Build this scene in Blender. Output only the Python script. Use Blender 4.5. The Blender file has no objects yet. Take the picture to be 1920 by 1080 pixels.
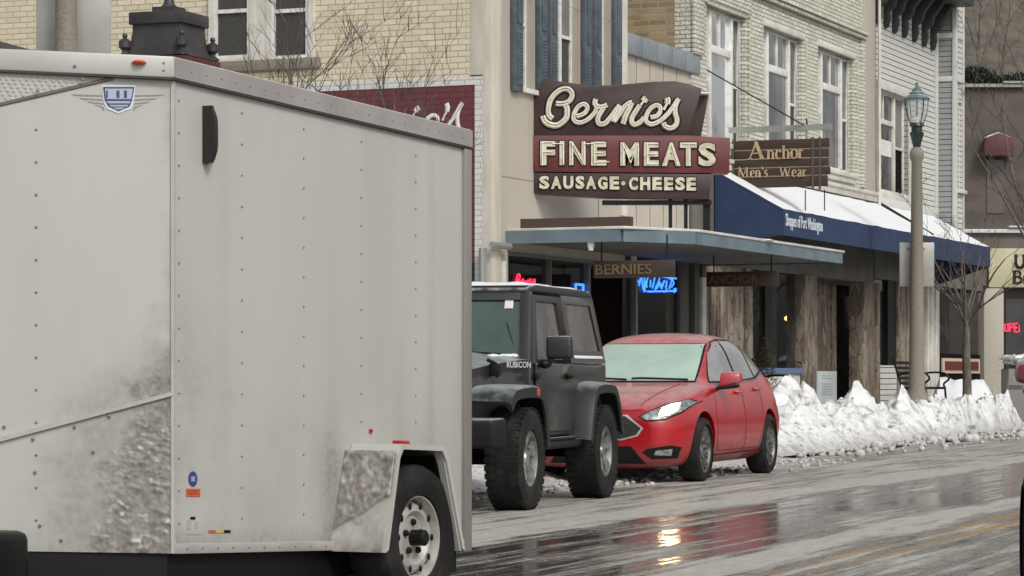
import bpy, bmesh, math, random
from mathutils import Vector, Matrix, noise, geometry
from mathutils.bvhtree import BVHTree
S = bpy.context.scene
COL = S.collection
R = math.radians
# ------------------------------------------------------------------ camera
FPX, HY, CH = 5300.0, 710.0, 1.04
cam_d = bpy.data.cameras.new('camera'); cam = bpy.data.objects.new('camera', cam_d); COL.objects.link(cam)
cam.location = (0, 0, CH); cam.rotation_euler = (R(90), 0, 0)
cam_d.sensor_width = 36; cam_d.lens = 36*FPX/1920; cam_d.shift_y = (HY-540)/1920
cam_d.clip_start = .1; cam_d.clip_end = 3000
S.camera = cam
# ------------------------------------------------------------------ overcast sky and soft sun
SUN_EL, SUN_AZ = 44, 148          # azimuth measured clockwise from +Y: behind the camera to the right
W = bpy.data.worlds.new('World'); S.world = W; W.use_nodes = True
wt = W.node_tree; bg = wt.nodes['Background']
sky = wt.nodes.new('ShaderNodeTexSky'); sky.sky_type = 'NISHITA'; sky.sun_disc = False
sky.sun_elevation = R(SUN_EL); sky.sun_rotation = R(SUN_AZ); sky.dust_density = 4; sky.air_density = 1.4
hs = wt.nodes.new('ShaderNodeHueSaturation'); hs.inputs['Saturation'].default_value = .16; hs.inputs['Value'].default_value = 1.0
wt.links.new(sky.outputs[0], hs.inputs['Color']); wt.links.new(hs.outputs[0], bg.inputs[0]); bg.inputs[1].default_value = .14
sl = bpy.data.lights.new('sun', 'SUN'); sl.energy = 1.5; sl.angle = R(12); sl.color = (1, .985, .93)
so = bpy.data.objects.new('sun', sl); COL.objects.link(so)
sd = Vector((math.sin(R(SUN_AZ))*math.cos(R(SUN_EL)), math.cos(R(SUN_AZ))*math.cos(R(SUN_EL)), math.sin(R(SUN_EL))))
so.rotation_euler = sd.to_track_quat('Z', 'Y').to_euler(); so.location = (5, -5, 20)
S.view_settings.view_transform = 'Standard'; S.view_settings.look = 'None'
S.view_settings.exposure = -.1; S.view_settings.gamma = 1
S.cycles.max_bounces = 6; S.cycles.use_denoising = True

# ------------------------------------------------------------------ materials
MATS = {}
def mat(name, c, rough=.6, metal=0, c2=None, ns=4.0, nstretch=(1, 1, 1), lo=.4, hi=.6, bump=0, bs=30, spec=None,
        coat=0, emit=None, es=0, ior=None, snow=0, dirt=None, det=5, alpha=1, trans=0):
    """c2 is mixed in by noise; snow = thin snow on upward faces; dirt = (colour, z0, z1) rising grime"""
    if name in MATS: return MATS[name]
    m = bpy.data.materials.new(name); m.use_nodes = True; t = m.node_tree; N = t.nodes; L = t.links
    p = N['Principled BSDF']
    p.inputs['Base Color'].default_value = (*c, 1); p.inputs['Roughness'].default_value = rough
    p.inputs['Metallic'].default_value = metal
    if ior: p.inputs['IOR'].default_value = ior
    if spec is not None: p.inputs['Specular IOR Level'].default_value = spec
    if coat: p.inputs['Coat Weight'].default_value = coat; p.inputs['Coat Roughness'].default_value = .08
    if alpha < 1: p.inputs['Alpha'].default_value = alpha
    if trans: p.inputs['Transmission Weight'].default_value = trans
    if emit: p.inputs['Emission Color'].default_value = (*emit, 1); p.inputs['Emission Strength'].default_value = es
    tc = N.new('ShaderNodeTexCoord'); mp = N.new('ShaderNodeMapping'); mp.inputs['Scale'].default_value = nstretch
    L.new(tc.outputs['Object'], mp.inputs[0])
    cur = None
    if c2:
        n = N.new('ShaderNodeTexNoise'); n.inputs['Scale'].default_value = ns; n.inputs['Detail'].default_value = det
        L.new(mp.outputs[0], n.inputs[0])
        mr = N.new('ShaderNodeMapRange'); mr.inputs[1].default_value = lo; mr.inputs[2].default_value = hi
        L.new(n.outputs[0], mr.inputs[0])
        mx = N.new('ShaderNodeMix'); mx.data_type = 'RGBA'; mx.inputs[6].default_value = (*c, 1); mx.inputs[7].default_value = (*c2, 1)
        L.new(mr.outputs[0], mx.inputs[0]); cur = mx.outputs[2]
    if dirt:
        dc, z0, z1 = dirt
        sx = N.new('ShaderNodeSeparateXYZ'); L.new(tc.outputs['Object'], sx.inputs[0])
        n = N.new('ShaderNodeTexNoise'); n.inputs['Scale'].default_value = 6; n.inputs['Detail'].default_value = 6
        L.new(tc.outputs['Object'], n.inputs[0])
        ma = N.new('ShaderNodeMath'); ma.operation = 'MULTIPLY_ADD'; ma.inputs[1].default_value = -(z1-z0)*.9; L.new(n.outputs[0], ma.inputs[0]); L.new(sx.outputs[2], ma.inputs[2])
        mr = N.new('ShaderNodeMapRange'); mr.inputs[1].default_value = z1-(z1-z0)*.45; mr.inputs[2].default_value = z0-(z1-z0)*.45; mr.inputs[4].default_value = .85
        L.new(ma.outputs[0], mr.inputs[0])
        mx = N.new('ShaderNodeMix'); mx.data_type = 'RGBA'; mx.inputs[6].default_value = (*c, 1); mx.inputs[7].default_value = (*dc, 1)
        if cur: L.new(cur, mx.inputs[6])
        L.new(mr.outputs[0], mx.inputs[0]); cur = mx.outputs[2]
        mr2 = N.new('ShaderNodeMapRange'); mr2.inputs[3].default_value = rough; mr2.inputs[4].default_value = .7
        L.new(mr.outputs[0], mr2.inputs[0]); L.new(mr2.outputs[0], p.inputs['Roughness'])
    if snow:
        g = N.new('ShaderNodeNewGeometry'); sx = N.new('ShaderNodeSeparateXYZ'); L.new(g.outputs['Normal'], sx.inputs[0])
        n = N.new('ShaderNodeTexNoise'); n.inputs['Scale'].default_value = 9; n.inputs['Detail'].default_value = 6
        L.new(tc.outputs['Object'], n.inputs[0])
        ma = N.new('ShaderNodeMath'); ma.operation = 'MULTIPLY_ADD'; ma.inputs[1].default_value = .45; L.new(n.outputs[0], ma.inputs[0]); L.new(sx.outputs[2], ma.inputs[2])
        mr = N.new('ShaderNodeMapRange'); mr.inputs[1].default_value = .95; mr.inputs[2].default_value = 1.25; mr.inputs[4].default_value = snow
        L.new(ma.outputs[0], mr.inputs[0])
        mx = N.new('ShaderNodeMix'); mx.data_type = 'RGBA'; mx.inputs[6].default_value = (*c, 1); mx.inputs[7].default_value = (.75, .77, .8, 1)
        if cur: L.new(cur, mx.inputs[6])
        L.new(mr.outputs[0], mx.inputs[0]); cur = mx.outputs[2]
    if cur: L.new(cur, p.inputs['Base Color'])
    if bump:
        n = N.new('ShaderNodeTexNoise'); n.inputs['Scale'].default_value = bs; n.inputs['Detail'].default_value = 6
        L.new(mp.outputs[0], n.inputs[0]); b = N.new('ShaderNodeBump'); b.inputs['Strength'].default_value = min(bump, 1)
        b.inputs['Distance'].default_value = .02*max(1, bump); L.new(n.outputs[0], b.inputs['Height']); L.new(b.outputs[0], p.inputs['Normal'])
    MATS[name] = m; return m

def brick(name, c1, c2, cm, bw=.24, bh=.083, mort=.008, rough=.8, c3=None, bump=.4):
    if name in MATS: return MATS[name]
    m = bpy.data.materials.new(name); m.use_nodes = True; t = m.node_tree; N = t.nodes; L = t.links; p = N['Principled BSDF']
    tc = N.new('ShaderNodeTexCoord'); s = N.new('ShaderNodeSeparateXYZ'); L.new(tc.outputs['Object'], s.inputs[0])
    a = N.new('ShaderNodeMath'); L.new(s.outputs[0], a.inputs[0]); L.new(s.outputs[1], a.inputs[1])
    cb = N.new('ShaderNodeCombineXYZ'); L.new(a.outputs[0], cb.inputs[0]); L.new(s.outputs[2], cb.inputs[1])
    nz = N.new('ShaderNodeTexNoise'); nz.inputs['Scale'].default_value = 3; L.new(cb.outputs[0], nz.inputs[0])
    br = N.new('ShaderNodeTexBrick'); L.new(cb.outputs[0], br.inputs[0])
    br.inputs['Scale'].default_value = 1; br.inputs['Brick Width'].default_value = bw; br.inputs['Row Height'].default_value = bh
    br.inputs['Mortar Size'].default_value = mort; br.inputs['Mortar Smooth'].default_value = .2; br.inputs['Bias'].default_value = -.1
    br.inputs['Color1'].default_value = (*c1, 1); br.inputs['Color2'].default_value = (*c2, 1); br.inputs['Mortar'].default_value = (*cm, 1)
    n2 = N.new('ShaderNodeTexNoise'); n2.inputs['Scale'].default_value = 1.3; n2.inputs['Detail'].default_value = 8; L.new(cb.outputs[0], n2.inputs[0])
    mr = N.new('ShaderNodeMapRange'); mr.inputs[1].default_value = .45; mr.inputs[2].default_value = .75; mr.inputs[4].default_value = .6; L.new(n2.outputs[0], mr.inputs[0])
    mx = N.new('ShaderNodeMix'); mx.data_type = 'RGBA'; L.new(mr.outputs[0], mx.inputs[0]); L.new(br.outputs[0], mx.inputs[6])
    mx.inputs[7].default_value = (*(c3 or [v*.7 for v in c1]), 1)
    L.new(mx.outputs[2], p.inputs['Base Color']); p.inputs['Roughness'].default_value = rough
    n3 = N.new('ShaderNodeTexNoise'); n3.inputs['Scale'].default_value = 25; L.new(cb.outputs[0], n3.inputs[0])
    ad = N.new('ShaderNodeMath'); ad.operation = 'MULTIPLY_ADD'; ad.inputs[1].default_value = -.8; L.new(br.outputs['Fac'], ad.inputs[0]); L.new(n3.outputs[0], ad.inputs[2])
    b = N.new('ShaderNodeBump'); b.inputs['Strength'].default_value = bump; b.inputs['Distance'].default_value = .02
    L.new(ad.outputs[0], b.inputs['Height']); L.new(b.outputs[0], p.inputs['Normal'])
    MATS[name] = m; return m

def siding(name, c, pitch=.115):
    """painted clapboards: lapped profile in the bump"""
    m = mat(name, c, .6, c2=[v*.88 for v in c], ns=2.5, lo=.35, hi=.7, nstretch=(1, 1, 5))
    t = m.node_tree; N = t.nodes; L = t.links; p = N['Principled BSDF']
    tc = N.new('ShaderNodeTexCoord'); s = N.new('ShaderNodeSeparateXYZ'); L.new(tc.outputs['Object'], s.inputs[0])
    d = N.new('ShaderNodeMath'); d.operation = 'DIVIDE'; d.inputs[1].default_value = pitch; L.new(s.outputs[2], d.inputs[0])
    f = N.new('ShaderNodeMath'); f.operation = 'FRACT'; L.new(d.outputs[0], f.inputs[0])
    r = N.new('ShaderNodeValToRGB'); r.color_ramp.elements[0].color = (.1, .1, .1, 1); r.color_ramp.elements[1].position = .13; r.color_ramp.elements[1].color = (1, 1, 1, 1)
    e = r.color_ramp.elements.new(1.0); e.color = (.55, .55, .55, 1)
    L.new(f.outputs[0], r.inputs[0])
    b = N.new('ShaderNodeBump'); b.inputs['Strength'].default_value = 1; b.inputs['Distance'].default_value = .05
    L.new(r.outputs[0], b.inputs['Height']); L.new(b.outputs[0], p.inputs['Normal'])
    # dark joint line between boards
    lt = N.new('ShaderNodeMath'); lt.operation = 'LESS_THAN'; lt.inputs[1].default_value = .12; L.new(f.outputs[0], lt.inputs[0])
    mx = N.new('ShaderNodeMix'); mx.data_type = 'RGBA'; src = p.inputs['Base Color'].links[0].from_socket
    L.new(src, mx.inputs[6]); mx.inputs[7].default_value = (*[v*.3 for v in c], 1); L.new(lt.outputs[0], mx.inputs[0]); L.new(mx.outputs[2], p.inputs['Base Color'])
    return m

# ------------------------------------------------------------------ mesh collector
class MB:
    def __init__(s): s.v = []; s.f = []; s.m = []; s.mi = 0
    def add(s, vs, fs):
        o = len(s.v); s.v += [tuple(q) for q in vs]; s.f += [[i+o for i in f] for f in fs]; s.m += [s.mi]*len(fs); return s
    def box(s, x0, x1, y0, y1, z0, z1):
        if x0 > x1: x0, x1 = x1, x0
        if y0 > y1: y0, y1 = y1, y0
        if z0 > z1: z0, z1 = z1, z0
        return s.add([(x0, y0, z0), (x1, y0, z0), (x1, y1, z0), (x0, y1, z0), (x0, y0, z1), (x1, y0, z1), (x1, y1, z1), (x0, y1, z1)],
                     [(0, 3, 2, 1), (4, 5, 6, 7), (0, 1, 5, 4), (1, 2, 6, 5), (2, 3, 7, 6), (3, 0, 4, 7)])
    def hexa(s, b, t):
        return s.add(list(b)+list(t), [(0, 3, 2, 1), (4, 5, 6, 7), (0, 1, 5, 4), (1, 2, 6, 5), (2, 3, 7, 6), (3, 0, 4, 7)])
    def prism(s, poly, a, b, axis='y', fun=None):
        n = len(poly)
        def P(u, w, k):
            if axis == 'y': q = (u, k, w)
            elif axis == 'x': q = (k, u, w)
            else: q = (u, w, k)
            return fun(*q) if fun else q
        vs = [P(u, w, a) for u, w in poly]+[P(u, w, b) for u, w in poly]
        return s.add(vs, [list(range(n))[::-1], list(range(n, 2*n))]+[(i, (i+1) % n, n+(i+1) % n, n+i) for i in range(n)])
    def tube(s, pts, r, n=8, cap=True, flat=None):
        pts = [Vector(p) for p in pts]; rs = r if isinstance(r, (list, tuple)) else [r]*len(pts)
        vs = []; up = None
        for i, p in enumerate(pts):
            d = (pts[min(i+1, len(pts)-1)]-pts[max(i-1, 0)])
            d = d.normalized() if d.length > 1e-9 else Vector((0, 0, 1))
            if flat:            # flat = normal of the plane the stroke lies in
                b = Vector(flat[0]); a = d.cross(b).normalized()
                for k in range(n):
                    t = 2*math.pi*k/n; vs.append(p+a*math.cos(t)*rs[i]+b*math.sin(t)*flat[1])
                continue
            if up is None: up = Vector((0, 0, 1)) if abs(d.z) < .9 else Vector((1, 0, 0))
            a = d.cross(up).normalized(); b = a.cross(d).normalized(); up = b
            for k in range(n):
                t = 2*math.pi*k/n; vs.append(p+a*math.cos(t)*rs[i]+b*math.sin(t)*rs[i])
        fs = [(i*n+k, i*n+(k+1) % n, (i+1)*n+(k+1) % n, (i+1)*n+k) for i in range(len(pts)-1) for k in range(n)]
        if cap: fs += [list(range(n))[::-1], [(len(pts)-1)*n+k for k in range(n)]]
        return s.add(vs, fs)
    def lathe(s, prof, c=(0, 0, 0), axis='z', n=24, cap=True):
        vs = []
        for r, h in prof:
            for k in range(n):
                t = 2*math.pi*k/n; a, b = r*math.cos(t), r*math.sin(t)
                q = (a, b, h) if axis == 'z' else ((a, h, b) if axis == 'y' else (h, a, b))
                vs.append((q[0]+c[0], q[1]+c[1], q[2]+c[2]))
        m = len(prof)
        fs = [(i*n+k, i*n+(k+1) % n, (i+1)*n+(k+1) % n, (i+1)*n+k) for i in range(m-1) for k in range(n)]
        if cap and prof[0][0] > 1e-6: fs.append(list(range(n))[::-1])
        if cap and prof[-1][0] > 1e-6: fs.append([(m-1)*n+k for k in range(n)])
        return s.add(vs, fs)
    def ball(s, c, r, n=10, m=6, sq=(1, 1, 1)):
        pr = [(max(1e-7, r*math.sin(math.pi*i/m)), -r*math.cos(math.pi*i/m)) for i in range(m+1)]
        o = len(s.v); s.lathe(pr, (0, 0, 0), 'z', n)
        for i in range(o, len(s.v)):
            v = s.v[i]; s.v[i] = (v[0]*sq[0]+c[0], v[1]*sq[1]+c[1], v[2]*sq[2]+c[2])
        return s
    def build(s, name, mats, parent=None, bevel=0, smooth=False, base=None, segs=2, ang=35):
        if not isinstance(mats, (list, tuple)): mats = [mats]
        root = parent
        while root is not None and root.parent is not None: root = root.parent
        b = Vector(base) if base is not None else (BASE.get(root.name, Vector()) if root else Vector())
        me = bpy.data.meshes.new(name); me.from_pydata([Vector(v)-b for v in s.v], [], s.f)
        for m in mats: me.materials.append(m)
        for i, p in enumerate(me.polygons): p.material_index = s.m[i]
        bm = bmesh.new(); bm.from_mesh(me); bmesh.ops.remove_doubles(bm, verts=bm.verts, dist=1e-6)
        bmesh.ops.recalc_face_normals(bm, faces=bm.faces)
        if bevel:
            es = [e for e in bm.edges if len(e.link_faces) == 2 and e.calc_face_angle(0) > R(25)]
            bmesh.ops.bevel(bm, geom=es, offset=bevel, segments=segs, affect='EDGES', profile=.5, clamp_overlap=True)
        bm.to_mesh(me); bm.free()
        if smooth or bevel:
            me.polygons.foreach_set('use_smooth', [True]*len(me.polygons)); me.set_sharp_from_angle(angle=R(ang))
        o = bpy.data.objects.new(name, me); COL.objects.link(o)
        if parent: o.parent = parent
        return o
BASE = {}
def tag(o, label=None, cat=None, group=None, kind=None):
    if label: o['label'] = label
    if cat: o['category'] = cat
    if group: o['group'] = group
    if kind: o['kind'] = kind
    return o
def empty(name, M=None, base=(0, 0, 0), **k):
    """M: frame matrix in which all the thing's coordinates are written; base: its foot in that frame"""
    o = bpy.data.objects.new(name, None); COL.objects.link(o); o.empty_display_size = .3
    M = M or Matrix.Identity(4); b = Vector(base)
    o.matrix_world = M @ Matrix.Translation(b); BASE[o.name] = b
    return tag(o, **k)
def sub(name, parent):
    o = bpy.data.objects.new(name, None); COL.objects.link(o); o.parent = parent; o.empty_display_size = .1; return o
def copy_tree(o, parent=None):
    c = o.copy(); COL.objects.link(c)
    if parent is not None: c.parent = parent
    for ch in list(o.children): copy_tree(ch, c)
    return c

class Frame:
    """street frame: x along the street, y towards the building side, z up; wall plane at y = 0"""
    def __init__(s, deg, c):
        s.a = R(deg); s.c = c; s.u = Vector((math.sin(s.a), math.cos(s.a))); s.n = Vector((-math.cos(s.a), math.sin(s.a)))
        s.M = Matrix.Translation((s.n.x*c, s.n.y*c, 0)) @ Matrix.Rotation(R(90)-s.a, 4, 'Z')
    def at(s, px, py, v=0):       # surveyed point on the vertical plane y = v
        t = Vector(((px-960)/FPX, 1)); D = (s.c+v)/(s.n.dot(t)); return D*s.u.dot(t), CH+(HY-py)/FPX*D
    def S(s, px, v=0): return s.at(px, 0, v)[0]
    def Z(s, px, py, v=0): return s.at(px, py, v)[1]
    def side(s, px, py, S0):      # surveyed point on the cross plane x = S0 -> (v, z)
        t = Vector(((px-960)/FPX, 1)); D = S0/s.u.dot(t); return D*s.n.dot(t)-s.c, CH+(HY-py)/FPX*D
FA = Frame(22.8, 15.6)
RD = Frame(20.6, 0)

def catmull(P, k=6):
    P = [Vector(p) for p in P]; out = []
    for i in range(len(P)-1):
        p0 = P[max(i-1, 0)]; p1 = P[i]; p2 = P[i+1]; p3 = P[min(i+2, len(P)-1)]
        for j in range(k):
            t = j/k; out.append(.5*((2*p1)+(p2-p0)*t+(2*p0-5*p1+4*p2-p3)*t*t+(3*p1-p0-3*p2+p3)*t**3))
    out.append(P[-1]); return out
def textmesh(body, mb, x0, x1, z0, z1, y0, y1, fun=None, offset=0, sx=1):
    """writing: glyph outlines fitted to the box x0..x1, z0..z1, standing proud from y1 to y0"""
    cu = bpy.data.curves.new('t', 'FONT'); cu.body = body; cu.size = 1; cu.extrude = .05; cu.offset = offset; cu.resolution_u = 3
    ob = bpy.data.objects.new('t', cu); COL.objects.link(ob); dg = bpy.context.evaluated_depsgraph_get()
    me = ob.evaluated_get(dg).to_mesh(); vs = [v.co.copy() for v in me.vertices]; fs = [list(p.vertices) for p in me.polygons]
    ob.evaluated_get(dg).to_mesh_clear(); bpy.data.objects.remove(ob); bpy.data.curves.remove(cu)
    a, b = min(v.x for v in vs), max(v.x for v in vs); c, d = min(v.y for v in vs), max(v.y for v in vs)
    out = []
    for v in vs:
        q = (x0+(v.x-a)/(b-a)*(x1-x0), y0 if v.z > 0 else y1, z0+(v.y-c)/(d-c)*(z1-z0))
        out.append(fun(*q) if fun else q)
    mb.add(out, fs)
def ribbon(mb, pts, w, y0, y1, fun=None):
    """flat mitred stroke in the xz plane; w may be one width or one per point"""
    P = [Vector(p) for p in pts]; ws = w if isinstance(w, (list, tuple)) else [w]*len(P); L = []; Rr = []
    for i, p in enumerate(P):
        d0 = (P[i]-P[i-1]).normalized() if i else (P[1]-P[0]).normalized()
        d1 = (P[i+1]-P[i]).normalized() if i < len(P)-1 else d0
        t = (d0+d1); t = t.normalized() if t.length > .2 else d1
        n = Vector((-t.y, t.x)); k = ws[i]/2/max(.5, n.dot(Vector((-d1.y, d1.x)))); L.append(p+n*k); Rr.append(p-n*k)
    n = len(P); vs = []
    for y in (y0, y1):
        for A in (L, Rr): vs += [(q.x, y, q.y) if not fun else fun(q.x, y, q.y) for q in A]
    fs = []
    for i in range(n-1):
        fs += [(i, i+1, n+i+1, n+i), (2*n+i, 3*n+i, 3*n+i+1, 2*n+i+1), (i, 2*n+i, 2*n+i+1, i+1), (n+i, n+i+1, 3*n+i+1, 3*n+i)]
    fs += [(0, n, 3*n, 2*n), (n-1, 3*n-1, 4*n-1, 2*n-1)]
    mb.add(vs, fs)

# ------------------------------------------------------------------ shared materials
M_tan = mat('tan_metal_panel', (.46, .42, .36), .5, c2=(.40, .365, .31), ns=1.2, nstretch=(1, 1, .3), lo=.3, hi=.75)
M_cream = mat('cream_paint', (.60, .56, .48), .55, c2=(.52, .48, .40), ns=3, nstretch=(2, 2, .5))
M_cbrick = brick('cream_brick', (.70, .63, .47), (.60, .52, .37), (.36, .31, .24), c3=(.62, .56, .42))
M_bbrick = brick('painted_brick', (.70, .69, .60), (.52, .50, .42), (.27, .25, .20), bw=.21, bh=.075, mort=.01, c3=(.54, .52, .44), bump=1)
M_rubble = brick('rubble_brick', (.42, .32, .18), (.23, .17, .10), (.36, .31, .23), bw=.3, bh=.1, mort=.016, c3=(.18, .13, .08))
M_white = mat('white_paint', (.74, .73, .70), .45, c2=(.64, .62, .58), ns=8)
M_cwhite = mat('old_white_paint', (.66, .63, .58), .5, c2=(.55, .52, .46), ns=3)
M_pane = mat('window_glass', (.025, .027, .028), .03, ior=1.9, c2=(.045, .045, .045), ns=1.5)
M_paneb = mat('bright_window_glass', (.34, .35, .355), .05, metal=.8, c2=(.20, .205, .21), ns=.9, lo=.45, hi=.6)
M_paneB = mat('mirror_window_glass', (.97, .98, 1.0), .06, metal=1, c2=(.60, .61, .62), ns=.8, lo=.5, hi=.62)
M_screen = mat('window_screen', (.045, .043, .04), .55, c2=(.06, .058, .055), ns=40)
M_shop = mat('shop_glass', (.02, .021, .022), .03, ior=1.6, alpha=.42)
M_blind = mat('lowered_blind', (.20, .19, .17), .5, c2=(.17, .16, .145), ns=3)
M_blue = mat('navy_canvas', (.016, .034, .088), .75, c2=(.022, .042, .10), ns=3, bump=.1)
M_snow = mat('clean_snow', (.74, .75, .765), .6, c2=(.74, .75, .76), ns=5, bump=.35, bs=12)
M_slate = mat('slate_blue_metal', (.145, .195, .225), .45, c2=(.115, .155, .18), ns=2.5)
M_shut = mat('blue_shutter', (.10, .125, .145), .55, c2=(.07, .092, .11), ns=6)
M_dark = mat('dark_interior', (.006, .0055, .005), .9, spec=.1)
M_black = mat('black_metal', (.007, .007, .007), .5, spec=.25)
M_brown = mat('dark_brown_enamel', (.040, .022, .021), .35, c2=(.055, .033, .031), ns=2)
M_maroon = mat('maroon_paint', (.145, .030, .032), .5, c2=(.105, .022, .026), ns=2.5)
M_letter = mat('cream_enamel', (.62, .59, .45), .45, c2=(.42, .37, .25), ns=11, lo=.45, hi=.65)
M_neon = mat('dead_neon_glass', (.82, .80, .74), .15)
M_gold = mat('gold_leaf', (.48, .37, .24), .5, c2=(.36, .27, .16), ns=10)
M_plank = mat('brown_plank', (.052, .030, .020), .6, c2=(.034, .020, .014), ns=4, nstretch=(1, .6, 8))
def stonemat():
    m = mat('stone_slab', (.25, .205, .155), .85, c2=(.15, .12, .095), ns=9, bump=.6, bs=22)
    t = m.node_tree; N = t.nodes; L = t.links; p = N['Principled BSDF']; src = p.inputs['Base Color'].links[0].from_socket
    tc = N.new('ShaderNodeTexCoord'); nz = N.new('ShaderNodeTexNoise'); nz.inputs['Scale'].default_value = 2.2; L.new(tc.outputs['Object'], nz.inputs[0])
    ad = N.new('ShaderNodeMix'); ad.data_type = 'RGBA'; ad.inputs[0].default_value = .16; L.new(tc.outputs['Object'], ad.inputs[6]); L.new(nz.outputs[1], ad.inputs[7])
    mp = N.new('ShaderNodeMapping'); mp.inputs['Scale'].default_value = (8.0, 8.0, 2.6); L.new(ad.outputs[2], mp.inputs[0])
    v = N.new('ShaderNodeTexVoronoi'); v.inputs['Scale'].default_value = 1; L.new(mp.outputs[0], v.inputs[0])
    e = N.new('ShaderNodeTexVoronoi'); e.feature = 'DISTANCE_TO_EDGE'; e.inputs['Scale'].default_value = 1; L.new(mp.outputs[0], e.inputs[0])
    sc = N.new('ShaderNodeSeparateColor'); L.new(v.outputs['Color'], sc.inputs[0])
    cr = N.new('ShaderNodeValToRGB'); q = cr.color_ramp.elements; q[0].color = (.10, .078, .06, 1); q[1].color = (.36, .31, .245, 1); k = q.new(.3); k.color = (.155, .10, .07, 1); k = q.new(.6); k.color = (.26, .225, .18, 1); L.new(sc.outputs[0], cr.inputs[0])
    mx = N.new('ShaderNodeMix'); mx.data_type = 'RGBA'; mx.inputs[0].default_value = .55; L.new(src, mx.inputs[6]); L.new(cr.outputs[0], mx.inputs[7])
    mr = N.new('ShaderNodeMapRange'); mr.inputs[1].default_value = .0; mr.inputs[2].default_value = .02; L.new(e.outputs[0], mr.inputs[0])
    m2 = N.new('ShaderNodeMix'); m2.data_type = 'RGBA'; L.new(mr.outputs[0], m2.inputs[0]); m2.inputs[6].default_value = (.10, .08, .062, 1); L.new(mx.outputs[2], m2.inputs[7]); L.new(m2.outputs[2], p.inputs['Base Color'])
    b0 = p.inputs['Normal'].links[0].from_node; b = N.new('ShaderNodeBump'); b.inputs['Strength'].default_value = 1; b.inputs['Distance'].default_value = .03; L.new(mr.outputs[0], b.inputs['Height']); L.new(b0.outputs[0], b.inputs['Normal']); L.new(b.outputs[0], p.inputs['Normal'])
    return m
M_stone = stonemat()
M_grey = mat('grey_metal', (.30, .30, .28), .5, c2=(.25, .25, .235), ns=3)
M_soffit = mat('grey_soffit', (.16, .148, .13), .7, c2=(.11, .10, .09), ns=1.5)
M_conc = mat('aggregate_concrete', (.27, .24, .195), .85, c2=(.19, .168, .135), ns=60, lo=.4, hi=.62, bump=.3, bs=80)
M_green = mat('dark_green_paint', (.020, .034, .032), .4)
M_bark = mat('bark', (.17, .15, .12), .9, c2=(.09, .08, .065), ns=20, nstretch=(1, 1, .3), bump=.5, bs=40, snow=.8)
M_twig = mat('twig_bark', (.11, .09, .075), .8, c2=(.05, .038, .032), ns=10)
M_pewter = mat('siding_trim', (.60, .60, .56), .5)
M_sidew = siding('white_clapboard', (.56, .55, .52))
M_sideshade = siding('shaded_clapboard', (.27, .285, .28))  # the white siding darkened: shade of the bay side put into its colour
M_mistsky = mat('misted_sky_glass', (.40, .53, .45), .14, coat=.8, c2=(.33, .45, .38), ns=1.9, lo=.38, hi=.62, nstretch=(1, 1, 1.4))  # pale green holds some misting plus a painted-in bright sky reflection

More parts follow.
